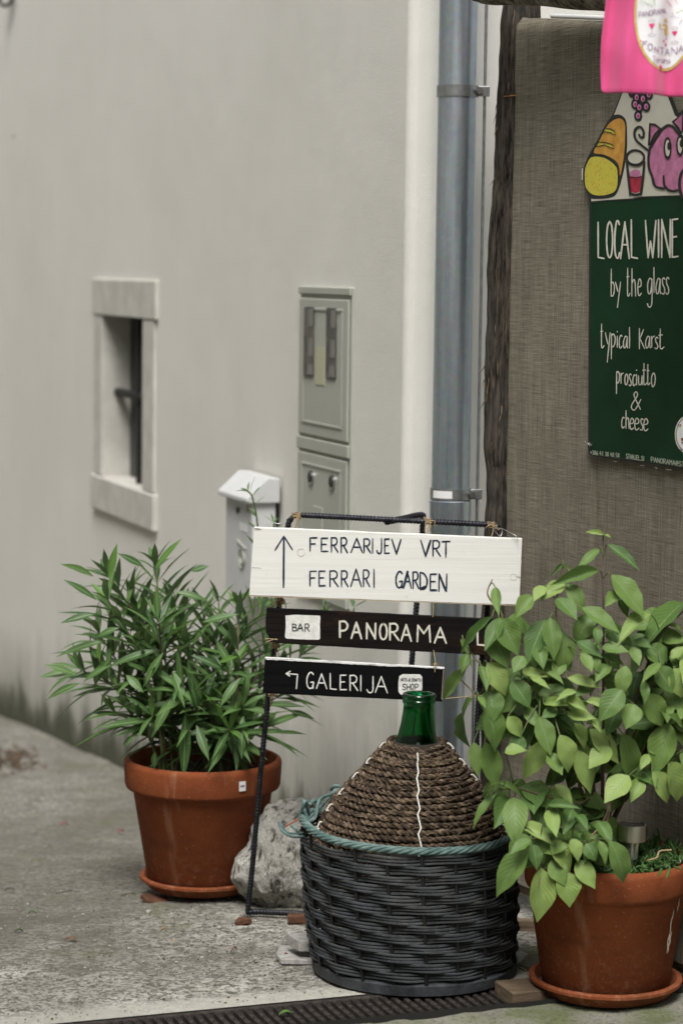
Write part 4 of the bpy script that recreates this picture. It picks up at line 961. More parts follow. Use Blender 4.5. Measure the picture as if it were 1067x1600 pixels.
mb = MB(); c6 = crop(400, 930, 4.85); c7 = crop(580, 930, 4.85); f6 = lambda x, y: (400+x/4.85, 930+y/4.85); f7 = lambda x, y: (580+x/4.85, 930+y/4.85)
letters(mb, [('P',634,692,197,318),('A',722,798,204,326),('N',838,905,212,328)], c6, 3.2, PPl, .03)
letters(mb, [('O',64,118,214,334),('R',140,208,214,338),('A',226,302,222,346),('M',348,446,228,350),('A',478,566,244,360)] , c7, 3.0, PPl, .03)
mb.build('lettering', CREAMPAINT, psn); mb = MB(); letters(mb, [('L',803,868,257,378)], c7, 3.0, PPl, .03)
mb.build('lettering', CREAMPAINT, psn)
rnd = [(225,153),(300,150),(480,155),(489,165),(486,230),(484,325),(475,338),(380,337),(300,332),(228,328),(221,315),(224,230)]
rnd = [(a+R.uniform(-2, 2), b_+R.uniform(-2, 2)) for a, b_ in rnd]
MB().prism([PP(*f6(a, b_), .0008) for a, b_ in rnd], (0, .001, 0)).build('white_patch', WHITEPAINT, psn)
mb = MB(); PP2 = lambda x, y, o_: PP(x, y, o_+.0008)
letters(mb, [('B',277,308,216,268),('A',314,358,214,270),('R',372,406,216,274)], c6, 1.5, PP2, .03); mb.build('patch_lettering', OUTLINE, psn)
gsn, gbo, GP_ = boardthing('black_direction_sign', 'black board reading GALERIJA with a left turn arrow, lowest on the rebar stand', [(414, 1029), (694, 1045), (690.5, 1096.5), (410.5, 1083)], YB+.006, .018, BLACKWOOD)
GPl = lambda x, y, o_: GP_(x, y, o_)
p0, p1 = atY(414, 1028.6, YB+.006), atY(694, 1044.6, YB+.006)
n_ = 60; vs = []
for i in range(n_+1):
    q = p0.lerp(p1, i/n_); dz = (.003+.003*abs(mn.noise(Vector((i*.4, 0, 0)))))*(1 if i < 45 else .6)
    vs += [q+Vector((0, -.0004, -dz+.0012)), q+Vector((0, -.0004, .0014)), q+Vector((0, .017, .0014))]
MB().add(vs, [f for i in range(n_) for f in ((3*i, 3*i+3, 3*i+4, 3*i+1), (3*i+1, 3*i+4, 3*i+5, 3*i+2))]).build('peeling_top_edge', WORNPAINT, gsn)
mb = MB()
letters(mb, [('G',385,438,585,705),('A',458,536,594,706),('L',562,608,592,712),('E',638,684,604,716),('R',712,770,606,720),('I',790,797,608,724),('J',840,886,614,736),('A',903,994,614,736)], c6, 1.9, GPl, .03)
mb.build('lettering', WHITEPAINT, gsn); mb = MB()
for a, b_ in (((228,594),(315,600)),((315,600),(306,708)),((228,594),(260,576)),((228,594),(256,612))):
    ribbon(mb, [f6(a[0]+(b_[0]-a[0])*k/4, a[1]+(b_[1]-a[1])*k/4) for k in range(5)], 1.9, GPl)
mb.build('painted_arrow', WHITEPAINT, gsn)
MB().prism([GP_(*f7(a+R.uniform(-3, 3), b_+R.uniform(-3, 3)), .0008) for a, b_ in ((210,612),(235,600),(300,600),(370,602),(386,620),(384,690),(380,745),(300,765),(225,755),(207,735),(206,670))], (0, .001, 0)).build('white_patch', WHITEPAINT, gsn)
mb = MB(); GP2 = lambda x, y, o_: GP_(x, y, o_+.0008)
word(mb, 'ARTS & CRAFTS', *f7(222, 628), *f7(378, 632), 4.4, .75, GP2)
letters(mb, [('S',235,262,672,716),('H',270,292,672,716),('O',300,322,670,712),('P',332,354,672,714)], c7, 1.2, GP2); mb.build('patch_lettering', OUTLINE, gsn)
MB().box(atY(692.3, 1046, YB+.005), (.0012, 0, 0), (0, .015, 0), atY(689.3, 1092, YB+.005)-atY(692.3, 1046, YB+.005)).build('raw_end', RAWWOOD, gsn)
# twine ties
def twine(pts, par, r=.0011, name='twine_tie', m_=TWINE, curl=0):
    mb = MB()
    for st in pts: mb.tube(spline(st, 6), r, 5)
    return mb.build(name, m_, par)
def loop(cx, cy, Y, rx, rz, n=3):
    out = []
    for i in range(n*14):
        q = 2*PI*i/14; out.append(atY(cx, cy, Y)+Vector((rx*math.cos(q)+.002*math.sin(i), rx*math.sin(q), rz*(i/(n*14)-.5)+.001*math.cos(i*2.1))))
    return out
def knot(cx, cy, Y, par, down, r=.010):
    S = [loop(cx, cy, Y, r, .016, 4)]
    p = atY(cx, cy, Y-.014)
    S.append([p, p+Vector((.004, -.004, -.012)), p+Vector((-.002, -.004, -.03)), atY(down[0], down[1], Y-.03)])
    for k in range(4): S.append([p, p+Vector((R.uniform(-.014, .014), -.006, R.uniform(-.004, .012))), p+Vector((R.uniform(-.022, .02), -.004, R.uniform(-.03, -.006)))])
    return twine(S, par)
knot(463, 806, 5.88, wsn, (461, 824)); knot(768, 820, 5.88, wsn, (767, 843)); knot(670, 815, 5.88, wsn, (671, 836), .009)
knot(437, 938, 5.9, psn, (426, 956)); knot(430, 1008, 5.9, gsn, (427, 1034)); knot(424, 1084, 5.91, gsn, (423, 1078), .008)
twine([[atY(676, 938, YB+.005), atY(677, 950, YB), atY(676, 964, YB-.002)]], psn); twine([[atY(677, 1016, YB+.012), atY(680, 1034, YB), atY(679, 1050, YB-.003)], loop(679, 1038, YB+.002, .003, .006, 2)], gsn)
twine([[atY(413, 999, YB), atY(420, 998, YB-.004), atY(434, 999.5, YB-.004)], [atY(415, 1004, YB), atY(422, 1001, YB-.005), atY(432, 998, YB-.003)]], psn)
twine([[atY(690, 1092, YB), atY(712, 1090, YB), atY(745, 1087, YB+.04), atY(766, 1085, 5.9)]], gsn, .0012)
twine([[atY(776, 832, 5.87), atY(772, 826, 5.86), atY(783, 826, 5.86), atY(798, 833, 5.82), atY(806, 838, 5.81), atY(809, 846, 5.81)], [atY(771, 828, 5.87), atY(781, 838, 5.86), atY(784, 828, 5.865), atY(775, 824, 5.86)]], wsn, .0009, 'wire_tie', WIRE)
twine([[atY(422, 813, 5.86), atY(436, 818, 5.86), atY(455, 806, 5.86)]], wsn, .0006, 'wire_tie', WIRE)

# ================================================================== DEMIJOHN
def gf2(px, py): p = ground(px, py); return p
kf = 1/FPX
pb = ground(647, 1560); BR = 154*5.6/FPX; BX, BY = atY(647, 1500, pb.y+BR).x, pb.y+BR
RIMZ = (lambda q: q)(atY(637, 1290, BY).z); RR = .2425
print('basket', BX, BY, BR, RIMZ)
bask = thing('wicker_basket', 'black woven basket with a teal rim holding the demijohn on the drain grate', 'basket', (BX, BY, 0))
tilt = Vector(((atY(638, 1290, BY).x-BX)/RIMZ, 0, 0))
def brad(z): u = z/RIMZ; return BR+(RR-BR)*u+.006*math.sin(u*PI)
def bpt(th, z, dr=0): r = brad(z)+dr; return Vector((BX+tilt.x*z+r*math.cos(th), BY+r*math.sin(th), z))
MB().lathe([(BR-.02, .004), (BR+.006, .006), (BR+.008, .028), (BR-.004, .034), (BR-.02, .03)], (BX, BY, 0), 72, wob=lambda th, z: .006*mn.noise(Vector((math.cos(th)*3, math.sin(th)*3, z*10)))).build('base_band', RODS, bask, smooth=True)
MB().lathe([(BR-.03, .01), (brad(.15)-.022, .15), (RR-.025, RIMZ-.01)], (BX, BY, 0), 48).build('lining', ROPEIN, bask, smooth=True)
NST = 20
for k in range(NST):
    th = 2*PI*(k+.3)/NST
    MB().tube([bpt(th, .02+ (RIMZ-.02)*i/6) for i in range(7)], .0045, 6).build('stake', BLACK, bask, smooth=True)
NR = 13; z0b = .036; dzr = (RIMZ-.012-z0b)/NR
for i in range(NR):
    for s_ in range(3):
        ph = (i % 2)*PI + s_*.45; zc_ = z0b+dzr*(i+(s_+.5)/3); pts = []; NSEG = 220; ph2 = R.uniform(0, 6)
        for k in range(NSEG):
            th = 2*PI*k/NSEG; wv = math.sin(NST/2*th+ph)
            zz = zc_+.0014*math.sin(NST/2*th+ph+1.2)+.0016*mn.noise(Vector((math.cos(th)*3, math.sin(th)*3, i*3+s_+ph2)))
            pts.append(bpt(th, zz, .0056*wv+.001*mn.noise(Vector((math.cos(th)*6, math.sin(th)*6, i+9.1*s_)))))
        MB().tube(pts, .0034+R.uniform(-.0006, .0004), 6, closed=True).build('weave_strand', RODS, bask, smooth=True)
mb = MB(); NSEG = 420
rimp = lambda th: bpt(th, RIMZ+.004*math.sin(2*th)+.02*max(0, math.cos(th-PI))**8)
for s_ in range(5):
    pts = []
    for k in range(NSEG):
        th = 2*PI*k/NSEG; q = 2*PI*s_/5+th*14; c_ = rimp(th); er = Vector((math.cos(th), math.sin(th), 0))
        pts.append(c_+er*(.0062*math.cos(q))+Vector((0, 0, .0055*math.sin(q))))
    MB().tube(pts, .0039, 7, closed=True).build('rim_strand', TEAL, bask, smooth=True)
# handles: loops of cord at the left and right
def cord(P, r=.0035, name='handle_cord', m_=TEAL): return MB().tube(spline(P, 7), r, 7).build(name, m_, bask, smooth=True)
cord([atY(470, 1283, 5.42), atY(473, 1262, 5.40), atY(477, 1252, 5.40), atY(481, 1268, 5.42), atY(483, 1282, 5.44)], .0045)
cord([atY(478, 1284, 5.40), atY(492, 1278, 5.40), atY(497, 1255, 5.42), atY(503, 1246, 5.45), atY(520, 1240, 5.5), atY(529, 1233, 5.52), atY(531, 1229, 5.52), atY(522, 1228, 5.52), atY(517, 1234, 5.53)], .0042)
cord([atY(480, 1281, 5.42), atY(490, 1271, 5.44), atY(500, 1262, 5.47), atY(512, 1248, 5.5), atY(524, 1234, 5.52)], .004)
cord([atY(474, 1250, 5.42), atY(476, 1266, 5.40), atY(481, 1280, 5.40)], .004)
cord([atY(483, 1258, 5.42), atY(490, 1251, 5.43), atY(495, 1251, 5.44)], .0045)
cord([atY(436, 1286, 5.38), atY(441, 1298, 5.36), atY(456, 1307, 5.36), atY(474, 1307, 5.38)], .0032)
cord([atY(455, 1290, 5.38), atY(463, 1297, 5.37), atY(470, 1306, 5.38)], .0032)
cord([atY(438, 1287, 5.38), atY(448, 1300, 5.37), atY(462, 1302, 5.37), atY(474, 1301, 5.38)], .0028)
cord([atY(439, 1296, 5.38), atY(452, 1288, 5.38), atY(468, 1279, 5.39)], .002, 'handle_wire', two('rusty_wire', (.2, .06, .03), (.28, .1, .05), 60, .8, 0))
cord([atY(796, 1312, 5.40), atY(799, 1300, 5.40), atY(801, 1285, 5.42), atY(803, 1275, 5.44)], .0045); cord([atY(790, 1318, 5.36), atY(797, 1302, 5.38), atY(799, 1282, 5.41)], .0045)

DX, DY = BX+.0, BY+.004
AXT = (atY(655, 1085, DY).x-atY(643, 1290, DY).x)/(.64-.334)   # slight lean of the bottle
def dax(z): return Vector((atY(643, 1290, DY).x+(z-.334)*AXT, DY, z))
demi = thing('demijohn', 'green glass demijohn wrapped in coiled brown rope, standing in the black basket', 'demijohn', (DX, DY, .03))
zpx = lambda py: atY(655, py, DY).z
zmouth = zpx(1086)
zn = lambda py: zpx(py)
prof_o = [(.0, .05), (.14, .052), (.195, .09), (.205, .2), (.195, .3), (.150, .40), (.085, .485), (.052, zn(1168)), (.0445, zn(1150)), (.0385, zn(1130)), (.0355, zn(1112)), (.0345, zn(1101)), (.0352, zn(1099)), (.0372, zn(1097)), (.0378, zn(1094)), (.0352, zn(1092)), (.0362, zn(1090)), (.0385, zn(1088)), (.0388, zn(1085.5)), (.037, zn(1083.5)), (.034, zn(1082.8)), (.0285, zn(1083.5))]
prof_i = [(.0275, zn(1086)), (.0275, zn(1112)), (.032, zn(1130)), (.040, zn(1152)), (.048, zn(1170)), (.08, .480), (.145, .395), (.19, .3), (.2, .2), (.19, .095), (.14, .058), (0, .056)]
pr_ = prof_o+prof_i
def lathe_ax(prof, seg=64):
    mb = MB(); vs = []
    for r, z in prof:
        for k in range(seg): q = 2*PI*k/seg; a = dax(z); vs.append(Vector((a.x+r*math.cos(q), a.y+r*math.sin(q), z)))
    return mb.add(vs, [(i*seg+k, i*seg+(k+1) % seg, (i+1)*seg+(k+1) % seg, (i+1)*seg+k) for i in range(len(prof)-1) for k in range(seg)])
lathe_ax(pr_).build('glass_bottle', BM, demi, smooth=True)
# rope cover profile (r, z) from the neck collar down into the basket
zz = lambda py: zpx(py)
prof = [(.060, zz(1157)), (.078, zz(1170)), (.098, zz(1187)), (.120, zz(1204)), (.148, zz(1226)), (.176, zz(1250)), (.198, zz(1274)), (.212, zz(1300)), (.219, zz(1330)), (.217, zz(1370))]
PV = resample(spline([(a, b_, 0) for a, b_ in prof], 8), .0012)
cum = 0; rows = []; nxt = .004; last = PV[0]
for q in PV:
    cum += (q-last).length; last = q
    if cum >= nxt: rows.append((q.x, q.y)); nxt += .0152
print('rope rows', len(rows))
for i, (r, z) in enumerate(rows):
    pitch_ = .030+R.uniform(-.004, .006); turns = max(6, int(2*PI*r/pitch_)); NSEG = turns*9; off = R.uniform(0, 6)
    mb = MB(); wob_ = lambda th: .0026*mn.noise(Vector((math.cos(th)*2.5, math.sin(th)*2.5, i*.55)))+.0012*mn.noise(Vector((math.cos(th)*9, math.sin(th)*9, i*.9)))
    for s_ in range(2):
        pts = []; rs = []
        for k in range(NSEG):
            th = 2*PI*k/NSEG; q = off+PI*s_-turns*th; c_ = dax(z+wob_(th)-(.012*max(0, math.cos(th+PI/2))**3 if i < 3 else 0)); er = Vector((math.cos(th), math.sin(th), 0))
            thick = 1+.42*mn.noise(Vector((math.cos(th)*7, math.sin(th)*7, i*2.3+s_*5)))
            pts.append(c_+er*(r+wob_(th+2)+.0036*math.cos(q))+Vector((0, 0, .0036*math.sin(q)))); rs.append(.0042*thick)
        mb.tube(pts, rs, 6, closed=True)
    mb.build('rope_coil', ROPE, demi, smooth=True)
lathe_ax([(r-.006, z) for r, z in [(.046, rows[0][1]+.004)]+rows]).build('lining', ROPEIN, demi, smooth=True)
# loose straw fibres
mb = MB()
for k in range(420):
    i = R.randrange(len(rows)); r, z = rows[i]; th = R.uniform(PI*.95, PI*2.05); a = dax(z); er = Vector((math.cos(th), math.sin(th), 0)); et = Vector((-math.sin(th), math.cos(th), 0))
    p = Vector((a.x, a.y, z))+er*(r+.008); L = R.uniform(.008, .026); sg = R.choice((-1, 1))
    mb.tube([p-er*.003, p+et*L*.4*sg+er*.003+Vector((0, 0, R.uniform(-.003, .004))), p+et*L*sg+er*R.uniform(.000, .006)+Vector((0, 0, R.uniform(-.010, .008)))], [.0008, .0007, .0003], 4)
mb.build('straw_fibres', two('straw', (.13, .09, .055), (.30, .22, .14), 90, .8, 0), demi, kind='stuff')
# white stitching cords: down the front and along the silhouettes
def stitch(th0, th1, name='stitch_cord', skip=0):
    mb = MB()
    for i in range(len(rows)-1):
        if skip and i % 3: continue
        (r0, z0_), (r1, z1_) = rows[i], rows[i+1]; u = i/(len(rows)-1); th = th0+(th1-th0)*u+.018*math.sin(i*2.1); th_b = th0+(th1-th0)*(i+1)/(len(rows)-1)+.018*math.sin((i+1)*2.1)
        def q(r, z, t, o_): a = dax(z); dzf = (-.012*max(0, math.cos(t+PI/2))**3 if z > rows[2][1]-.001 else 0); return Vector((a.x+(r+o_)*math.cos(t), a.y+(r+o_)*math.sin(t), z+dzf))
        mb.tube(spline([q(r0, z0_, th, .0065), q(r0, z0_, th, .0115), q((r0+r1)/2, (z0_+z1_)/2, (th+th_b)/2, .0125), q(r1, z1_, th_b, .0115), q(r1, z1_, th_b, .0065)], 3), .0019, 6)
    return mb.build(name, THREAD, demi, smooth=True)
stitch(rad(270), rad(275)); stitch(rad(188), rad(192), skip=1); stitch(rad(350), rad(346), skip=1); stitch(rad(90), rad(92))

# ================================================================== POTS
def potshape(c, rt, rb, H, band, ru, name, label, mt=TERRA):
    t = thing(name, label, 'plant pot', c)
    lip = .018
    pr1 = [(rb*.25, .0), (rb-.006, .0), (rb, .006), (ru, H-band-.004), (ru+.002, H-band-.002), (rt-.006, H-band+.004), (rt-.003, H-band+.012), (rt, H-.014), (rt-.002, H-.004), (rt-.008, H), (rt-lip+.004, H), (rt-lip, H-.006), (rt-lip-.006, H-band), (ru-.02, H*.55), (0.001, H*.55)]
    wob = lambda th, z: .0025*mn.noise(Vector((math.cos(th)*1.5, math.sin(th)*1.5, z*4)))
    MB().lathe(pr1, c, 96, wob).build('body', mt, t, smooth=True)
    return t
def saucer(c, r, h, label):
    pr1 = [(.001, 0), (r*.80, 0), (r*.86, .004), (r*.955, h*.62), (r-.004, h*.66), (r, h*.75), (r, h*.93), (r-.004, h), (r-.012, h), (r-.017, h*.8), (r*.84, .011), (.001, .011)]
    o = MB().lathe(pr1, c, 96).build('saucer', TERRA, origin=c, smooth=True); tag(o, label, 'saucer'); return o
# left pot
gl = ground(305, 1414); rs = 96*6.55/FPX
LPc = Vector((atY(316, 1385, gl.y+rs).x, gl.y+rs, 0)); LPc.z = gz(LPc.dot(B_))+.022
print('left pot', LPc)
kl = LPc.y*1.025/FPX
saucer(LPc, 97*kl, .034, 'terracotta saucer beneath the oleander pot, propped on a broken shard')
LPb = LPc+Vector((0, 0, .012)); HL = 196*kl; lp = potshape(LPb, 122*kl, 84*kl, HL, .079, 108*kl, 'terracotta_pot', 'wide terracotta pot with a white price label, holding the narrow leaved oleander')
def soil(c, r, z, par, name='soil'):
    mb = MB(); n = 40; vs = [c+Vector((0, 0, z+.006))]
    for k in range(1, 9):
        for i in range(n):
            q = 2*PI*i/n; p = Vector((c.x+r*k/8*math.cos(q), c.y+r*k/8*math.sin(q), c.z+z)); p.z += .010*mn.noise(p*25)+.006*mn.noise(p*60); vs.append(p)
    fs = [(0, 1+i, 1+(i+1) % n) for i in range(n)]+[(1+k*n+i, 1+(k+1)*n+i, 1+(k+1)*n+(i+1) % n, 1+k*n+(i+1) % n) for k in range(7) for i in range(n)]
    return mb.add(vs, fs).build(name, SOIL, par, smooth=True)
soil(LPb, 104*kl, HL-.05, lp)
# price label curved on the rim band
def bandquad(c, r, th0, th1, z0_, z1_, m_, name, par, off=.0012):
    mb = MB(); n = 6; vs = []
    for i in range(n+1):
        q = th0+(th1-th0)*i/n
        for z in (z0_, z1_): vs.append(Vector((c.x+(r+off)*math.cos(q), c.y+(r+off)*math.sin(q), z)))
    return mb.add(vs, [(2*i, 2*i+2, 2*i+3, 2*i+1) for i in range(n)]).build(name, m_, par)
rl = 122*kl; thl = -math.acos(min(1, (388-323)/122)); 
lb = bandquad(LPb, rl, thl-.045, thl+.05, LPb.z+HL-.052, LPb.z+HL-.026, STICKER, 'price_label', lp)
bandquad(LPb, rl, thl-.03, thl+.03, LPb.z+HL-.041, LPb.z+HL-.036, MAUVE, 'label_print', lb, .0018)
# shards
def shard(px, py, w_, h_, rot, label, grp=None, z=.0):
    p = ground(px, py); mb = MB(); n = 9; top = []; 
    for i in range(n):
        q = 2*PI*i/n; rr_ = 1+.35*mn.noise(Vector((px+i*1.7, py, 0))); top.append(p+Vector((w_*rr_*math.cos(q), h_*rr_*math.sin(q), z+.004*math.cos(q*2+rot))))
    o = mb.prism(top, (0, 0, .011)).build('pottery_shard', TERRAD, bevel=.001); tag(o, label, 'shard'); o.rotation_euler = (rad(6), rad(rot), 0); return o
shard(241, 1408, .035, .03, 12, 'broken terracotta shard wedged under the left of the oleander saucer')
shard(381, 1443, .022, .015, -10, 'small terracotta shard on the ground beside the rebar corner and rock')
# right pot
gr_ = ground(945, 1591); rs = 118*5.45/FPX
RPc = Vector((atY(945, 1530, gr_.y+rs).x, gr_.y+rs, 0.012)); kr = RPc.y*1.04/FPX
print('right pot', RPc, kr)
saucer(RPc, 117.5*kr, .036, 'terracotta saucer with a thick rounded lip beneath the broad leaved shrub pot, bottom right')
RPb = RPc+Vector((0, 0, .012)); HR = 204*kr; RT = 129*kr
rpot = potshape(RPb, RT, 97*kr, HR, .070, 120*kr, 'terracotta_pot', 'tall terracotta pot with pale lime streaks holding the broad leaved shrub')
soil(RPb, RT-.02, HR-.028, rpot)
# lime scale streaks (crusty deposit)
LIME = two('lime_scale', (.50, .40, .33), (.62, .55, .48), 60, .9, .4)
def streak(th, z0_, z1_, w_, name):
    mb = MB(); n = 14; vs = []
    for i in range(n+1):
        z = z0_+(z1_-z0_)*i/n; u = z/HR; r = (97*kr+(120*kr-97*kr)*min(1, z/(HR-.07))) if z < HR-.072 else RT-.004+.004*(z-HR+.07)/.07
        q = th+.012*math.sin(i*1.1)+.01*(i/n); ww = w_*(1-.8*abs(2*i/n-1)**2)*(1+.5*mn.noise(Vector((i*.9, th*5, 0))))
        for s_ in (-1, 1): vs.append(Vector((RPb.x+(r+.0012)*math.cos(q+s_*ww/r), RPb.y+(r+.0012)*math.sin(q+s_*ww/r), RPb.z+z)))
    return mb.add(vs, [(2*i, 2*i+2, 2*i+3, 2*i+1) for i in range(n)]).build(name, LIME, rpot)
streak(rad(-40), .10, .20, .0022, 'lime_streak'); streak(rad(-38), .10, .15, .004, 'lime_streak'); streak(rad(-33), .19, .225, .0015, 'lime_streak')
# wooden block under the saucer
pA = ground(800, 1572); wb = MB().box(pA+Vector((0, 0, -.005)), A_*.20, B_*.10, (0, 0, .034)).build('wood_block', WOODB, bevel=.003); tag(wb, 'brown wooden offcut lying partly under the saucer of the right pot', 'wood block')

# ------------------------------------------------------------------ rock
rkc = atY(449, 1345, 6.17); rkc.z = 0
mb = MB()
import bmesh
bm = bmesh.new(); bmesh.ops.create_icosphere(bm, subdivisions=6, radius=1); rv = []
kR = 6.15/FPX; gzr = gz(Vector((atY(450, 1400, 6.17).x, 6.17, 0)).dot(B_))
cx_ = atY(452, 1345, 6.17)
silh = [(523,1262),(510,1249),(478,1244),(440,1247),(410,1258),(402,1270),(384,1290),(381,1318),(363,1342),(359,1372),(364,1400),(385,1416),(420,1432),(455,1443),(490,1450),(530,1452),(545,1400),(545,1320)]
def srad(ang):
    d = Vector((math.cos(ang), math.sin(ang))); best = .5; c_ = Vector((452, 1345))
    for i in range(len(silh)):
        a, b_ = Vector(silh[i])-c_, Vector(silh[(i+1) % len(silh)])-c_; e = b_-a; den = d.x*e.y-d.y*e.x
        if abs(den) < 1e-9: continue
        t = (a.x*e.y-a.y*e.x)/den; u = (a.x*d.y-a.y*d.x)/den
        if t > 0 and -.001 <= u <= 1.001: best = t
    return best
facets = [Vector((R.uniform(-1, 1), R.uniform(-1, .3), R.uniform(-1, 1))).normalized() for _ in range(16)]
for v in bm.verts:
    d = v.co.normalized(); ang = math.atan2(-d.z, d.x); hr = math.hypot(d.x, d.z)
    R_ = srad(ang)*kR
    k = 1.0
    for f_ in facets:
        dd = d.dot(f_)
        if dd > .80: k = min(k, .84/dd+.03)
    k *= 1+.045*mn.noise(d*2.5)+.03*mn.noise(d*7)+.018*mn.noise(Vector((d.x*16, d.y*16, d.z*5)))+.008*mn.noise(d*40)
    rv.append(cx_+Vector((d.x*R_*(1+.0)*k, d.y*.13*k, d.z*R_*k)) if hr > 1e-6 else cx_+Vector((0, d.y*.13, 0)))
MB().add(rv, [tuple(l.index for l in f.verts) for f in bm.faces]).build('rock', ROCK, origin=Vector((cx_.x, cx_.y, min(p.z for p in rv))), smooth=True)
bm.free(); rk = bpy.data.objects['rock']; tag(rk, 'rough grey limestone boulder between the oleander pot and the black basket', 'rock')

# ------------------------------------------------------------------ stone offcuts
def slab(pts, h, label, z0_=0):
    P = [ground(*p)+Vector((0, 0, z0_)) for p in pts]; o = MB().prism(P, (0, 0, h)).build('stone_offcut', STONE, bevel=.002); return tag(o, label, 'stone')
slab([(431, 1497), (439, 1507), (500, 1508), (520, 1488), (437, 1484)], .012, 'flat grey stone offcut on the ground left of the basket, lower of the two')
zs = .024
P = [hit(x, y, Vector((0, 0, zs+.026)), Vector((0, 0, 1))) for x, y in ((447, 1458), (467, 1470), (520, 1470), (528, 1455))]
P.reverse(); o = MB().prism(P, (0, 0, -.026)).build('stone_offcut', STONE, bevel=.002); tag(o, 'chunky grey stone offcut resting on a flatter one left of the basket', 'stone')
bs_ = MB().box(gp(atY(449, 1452, 5.88))+Vector((0, 0, .0)), (.09, 0, 0), (0, .03, 0), (0, 0, .02)).build('brick_fragment', TERRAD, bevel=.003); tag(bs_, 'reddish brick fragment behind the stone offcuts under the rebar', 'brick')
# paving stones between basket and right pot
for (pts, h, lb_) in (([(796,1497),(812,1491),(826,1497),(818,1506),(806,1512),(794,1511)], .010, 'pale flat cracked stone between the basket and the right pot'),
                      ([(822,1499),(838,1496),(850,1505),(846,1520),(826,1518),(810,1514)], .012, 'mossy flat stone touching the saucer of the right pot'),
                      ([(806,1484),(846,1481),(856,1492),(840,1494),(822,1494),(806,1488)], .007, 'thin mossy stone behind the pale cracked stone by the right pot')):
    o = MB().prism([ground(*p)+Vector((0, 0, -.003)) for p in pts], (0, 0, h+.003)).build('paving_fragment', MOSSY if 'mossy' in lb_ else STONE, bevel=.002); tag(o, lb_, 'stone')
o = MB().box(gp(Vector((.405, 5.80, 0)))-Vector((0, 0, .02)), (.34, .0, 0), (0, .02, 0), (0, 0, .045)).build('ground_sill', WOODB, bevel=.004)
tag(o, 'dark timber sill on the ground under the linen screen', 'timber')

# ------------------------------------------------------------------ gravel, twigs, petals
def blob(mb, p, r, sq=.7):
    ico = [(0,0,1),(.89,0,.45),(.28,.85,.45),(-.72,.53,.45),(-.72,-.53,.45),(.28,-.85,.45),(.72,.53,-.45),(-.28,.85,-.45),(-.89,0,-.45),(-.28,-.85,-.45),(.72,-.53,-.45),(0,0,-1)]
    F = [(0,1,2),(0,2,3),(0,3,4),(0,4,5),(0,5,1),(1,6,2),(2,7,3),(3,8,4),(4,9,5),(5,10,1),(6,7,2),(7,8,3),(8,9,4),(9,10,5),(10,6,1),(11,7,6),(11,8,7),(11,9,8),(11,10,9),(11,6,10)]
    mb.add([p+Vector((x*r*R.uniform(.7, 1.2), y*r*R.uniform(.7, 1.2), z*r*sq*R.uniform(.8, 1.1))) for x, y, z in ico], F)
mbp, mbd = MB(), MB()
for i in range(1700):
    px, py = R.uniform(-20, 560), 1600-220*R.random()**1.6
    if R.random() < .35: px, py = R.gauss(360, 110), R.gauss(1475, 30)
    p = ground(px, py)
    if p.dot(B_) < DR1+.03: continue
    r = R.choice((.0012, .0016, .002, .0028))*R.uniform(.7, 1.3)
    blob(mbp if R.random() < .55 else mbd, p+Vector((0, 0, .002)), r)
tag(mbp.build('pale_gravel', PEBBLE, kind='stuff'), 'fine pale grit scattered over the concrete in front of the pots', 'gravel')
tag(mbd.build('dark_grit', two('dark_crumbs', (.05, .04, .03), (.14, .11, .08), 80, .9, .3), kind='stuff'), 'dark crumbs of soil and bark scattered over the concrete', 'grit')
for (x, y, r, lb_) in ((232,1427,.009,'grey pebble on the ground just below the oleander saucer'), (342,1451,.007,'whitish pebble on the ground left of the rebar foot'), (373,1440,.0055,'small white pebble close to the terracotta shard by the rebar'),
                       (202,1483,.005,'small pale pebble on open concrete, leftmost of the loose pebbles'), (399,1500,.007,'light pebble on the concrete left of the stone offcuts')):
    mb = MB(); blob(mb, ground(x, y)+Vector((0, 0, r*.5)), r); tag(mb.build('pebble', PEBBLE, bevel=.0008), lb_, 'pebble', 'loose pebbles on the concrete')
def fallen(px, py, L, ang, m_, name, label, cat, w_=.2):
    p = ground(px, py)+Vector((0, 0, .004)); d = Vector((math.cos(ang), math.sin(ang), 0)); e = Vector((-d.y, d.x, 0)); mb = MB(); vs = []; n = 6
    for i in range(n+1):
        u = i/n; ww = L*w_*math.sin(PI*(.08+.84*u)); c_ = p+d*L*u+Vector((0, 0, .008*math.sin(PI*u)))
        vs += [c_-e*ww+Vector((0, 0, .003)), c_, c_+e*ww+Vector((0, 0, .002))]
    mb.add(vs, [f for i in range(n) for f in ((3*i, 3*i+1, 3*i+4, 3*i+3), (3*i+1, 3*i+2, 3*i+5, 3*i+4))]); o = mb.build(name, m_); so2 = o.modifiers.new('thick', 'SOLIDIFY'); so2.thickness = .0006; return tag(o, label, cat)
fallen(120, 1474, .03, 3.0, DRY, 'dry_leaf', 'curled brown dry leaf on the concrete at left', 'leaf')
fallen(44, 1431, .022, .1, OYOUNG, 'fallen_leaf', 'small green fallen leaf on the concrete at the far left edge', 'leaf')
fallen(24, 1460, .02, .3, OLEAF, 'fallen_leaf', 'dark green fallen leaf low at the left edge of the concrete', 'leaf')
fallen(95, 1292, .025, .4, RED, 'petal', 'dark red petal on the concrete far left of the oleander pot', 'petal', .3)
fallen(186, 1304, .02, .9, RED, 'petal', 'dark red petal on the concrete just left of the oleander pot', 'petal', .3)
fallen(442, 1498, .014, .1, RED, 'petal', 'crimson petal at the foot of the lower stone offcut', 'petal', .25)
fallen(363, 1489, .012, .6, DRY, 'dry_leaf', 'tiny orange brown leaf fragment near the light pebble', 'leaf', .3)
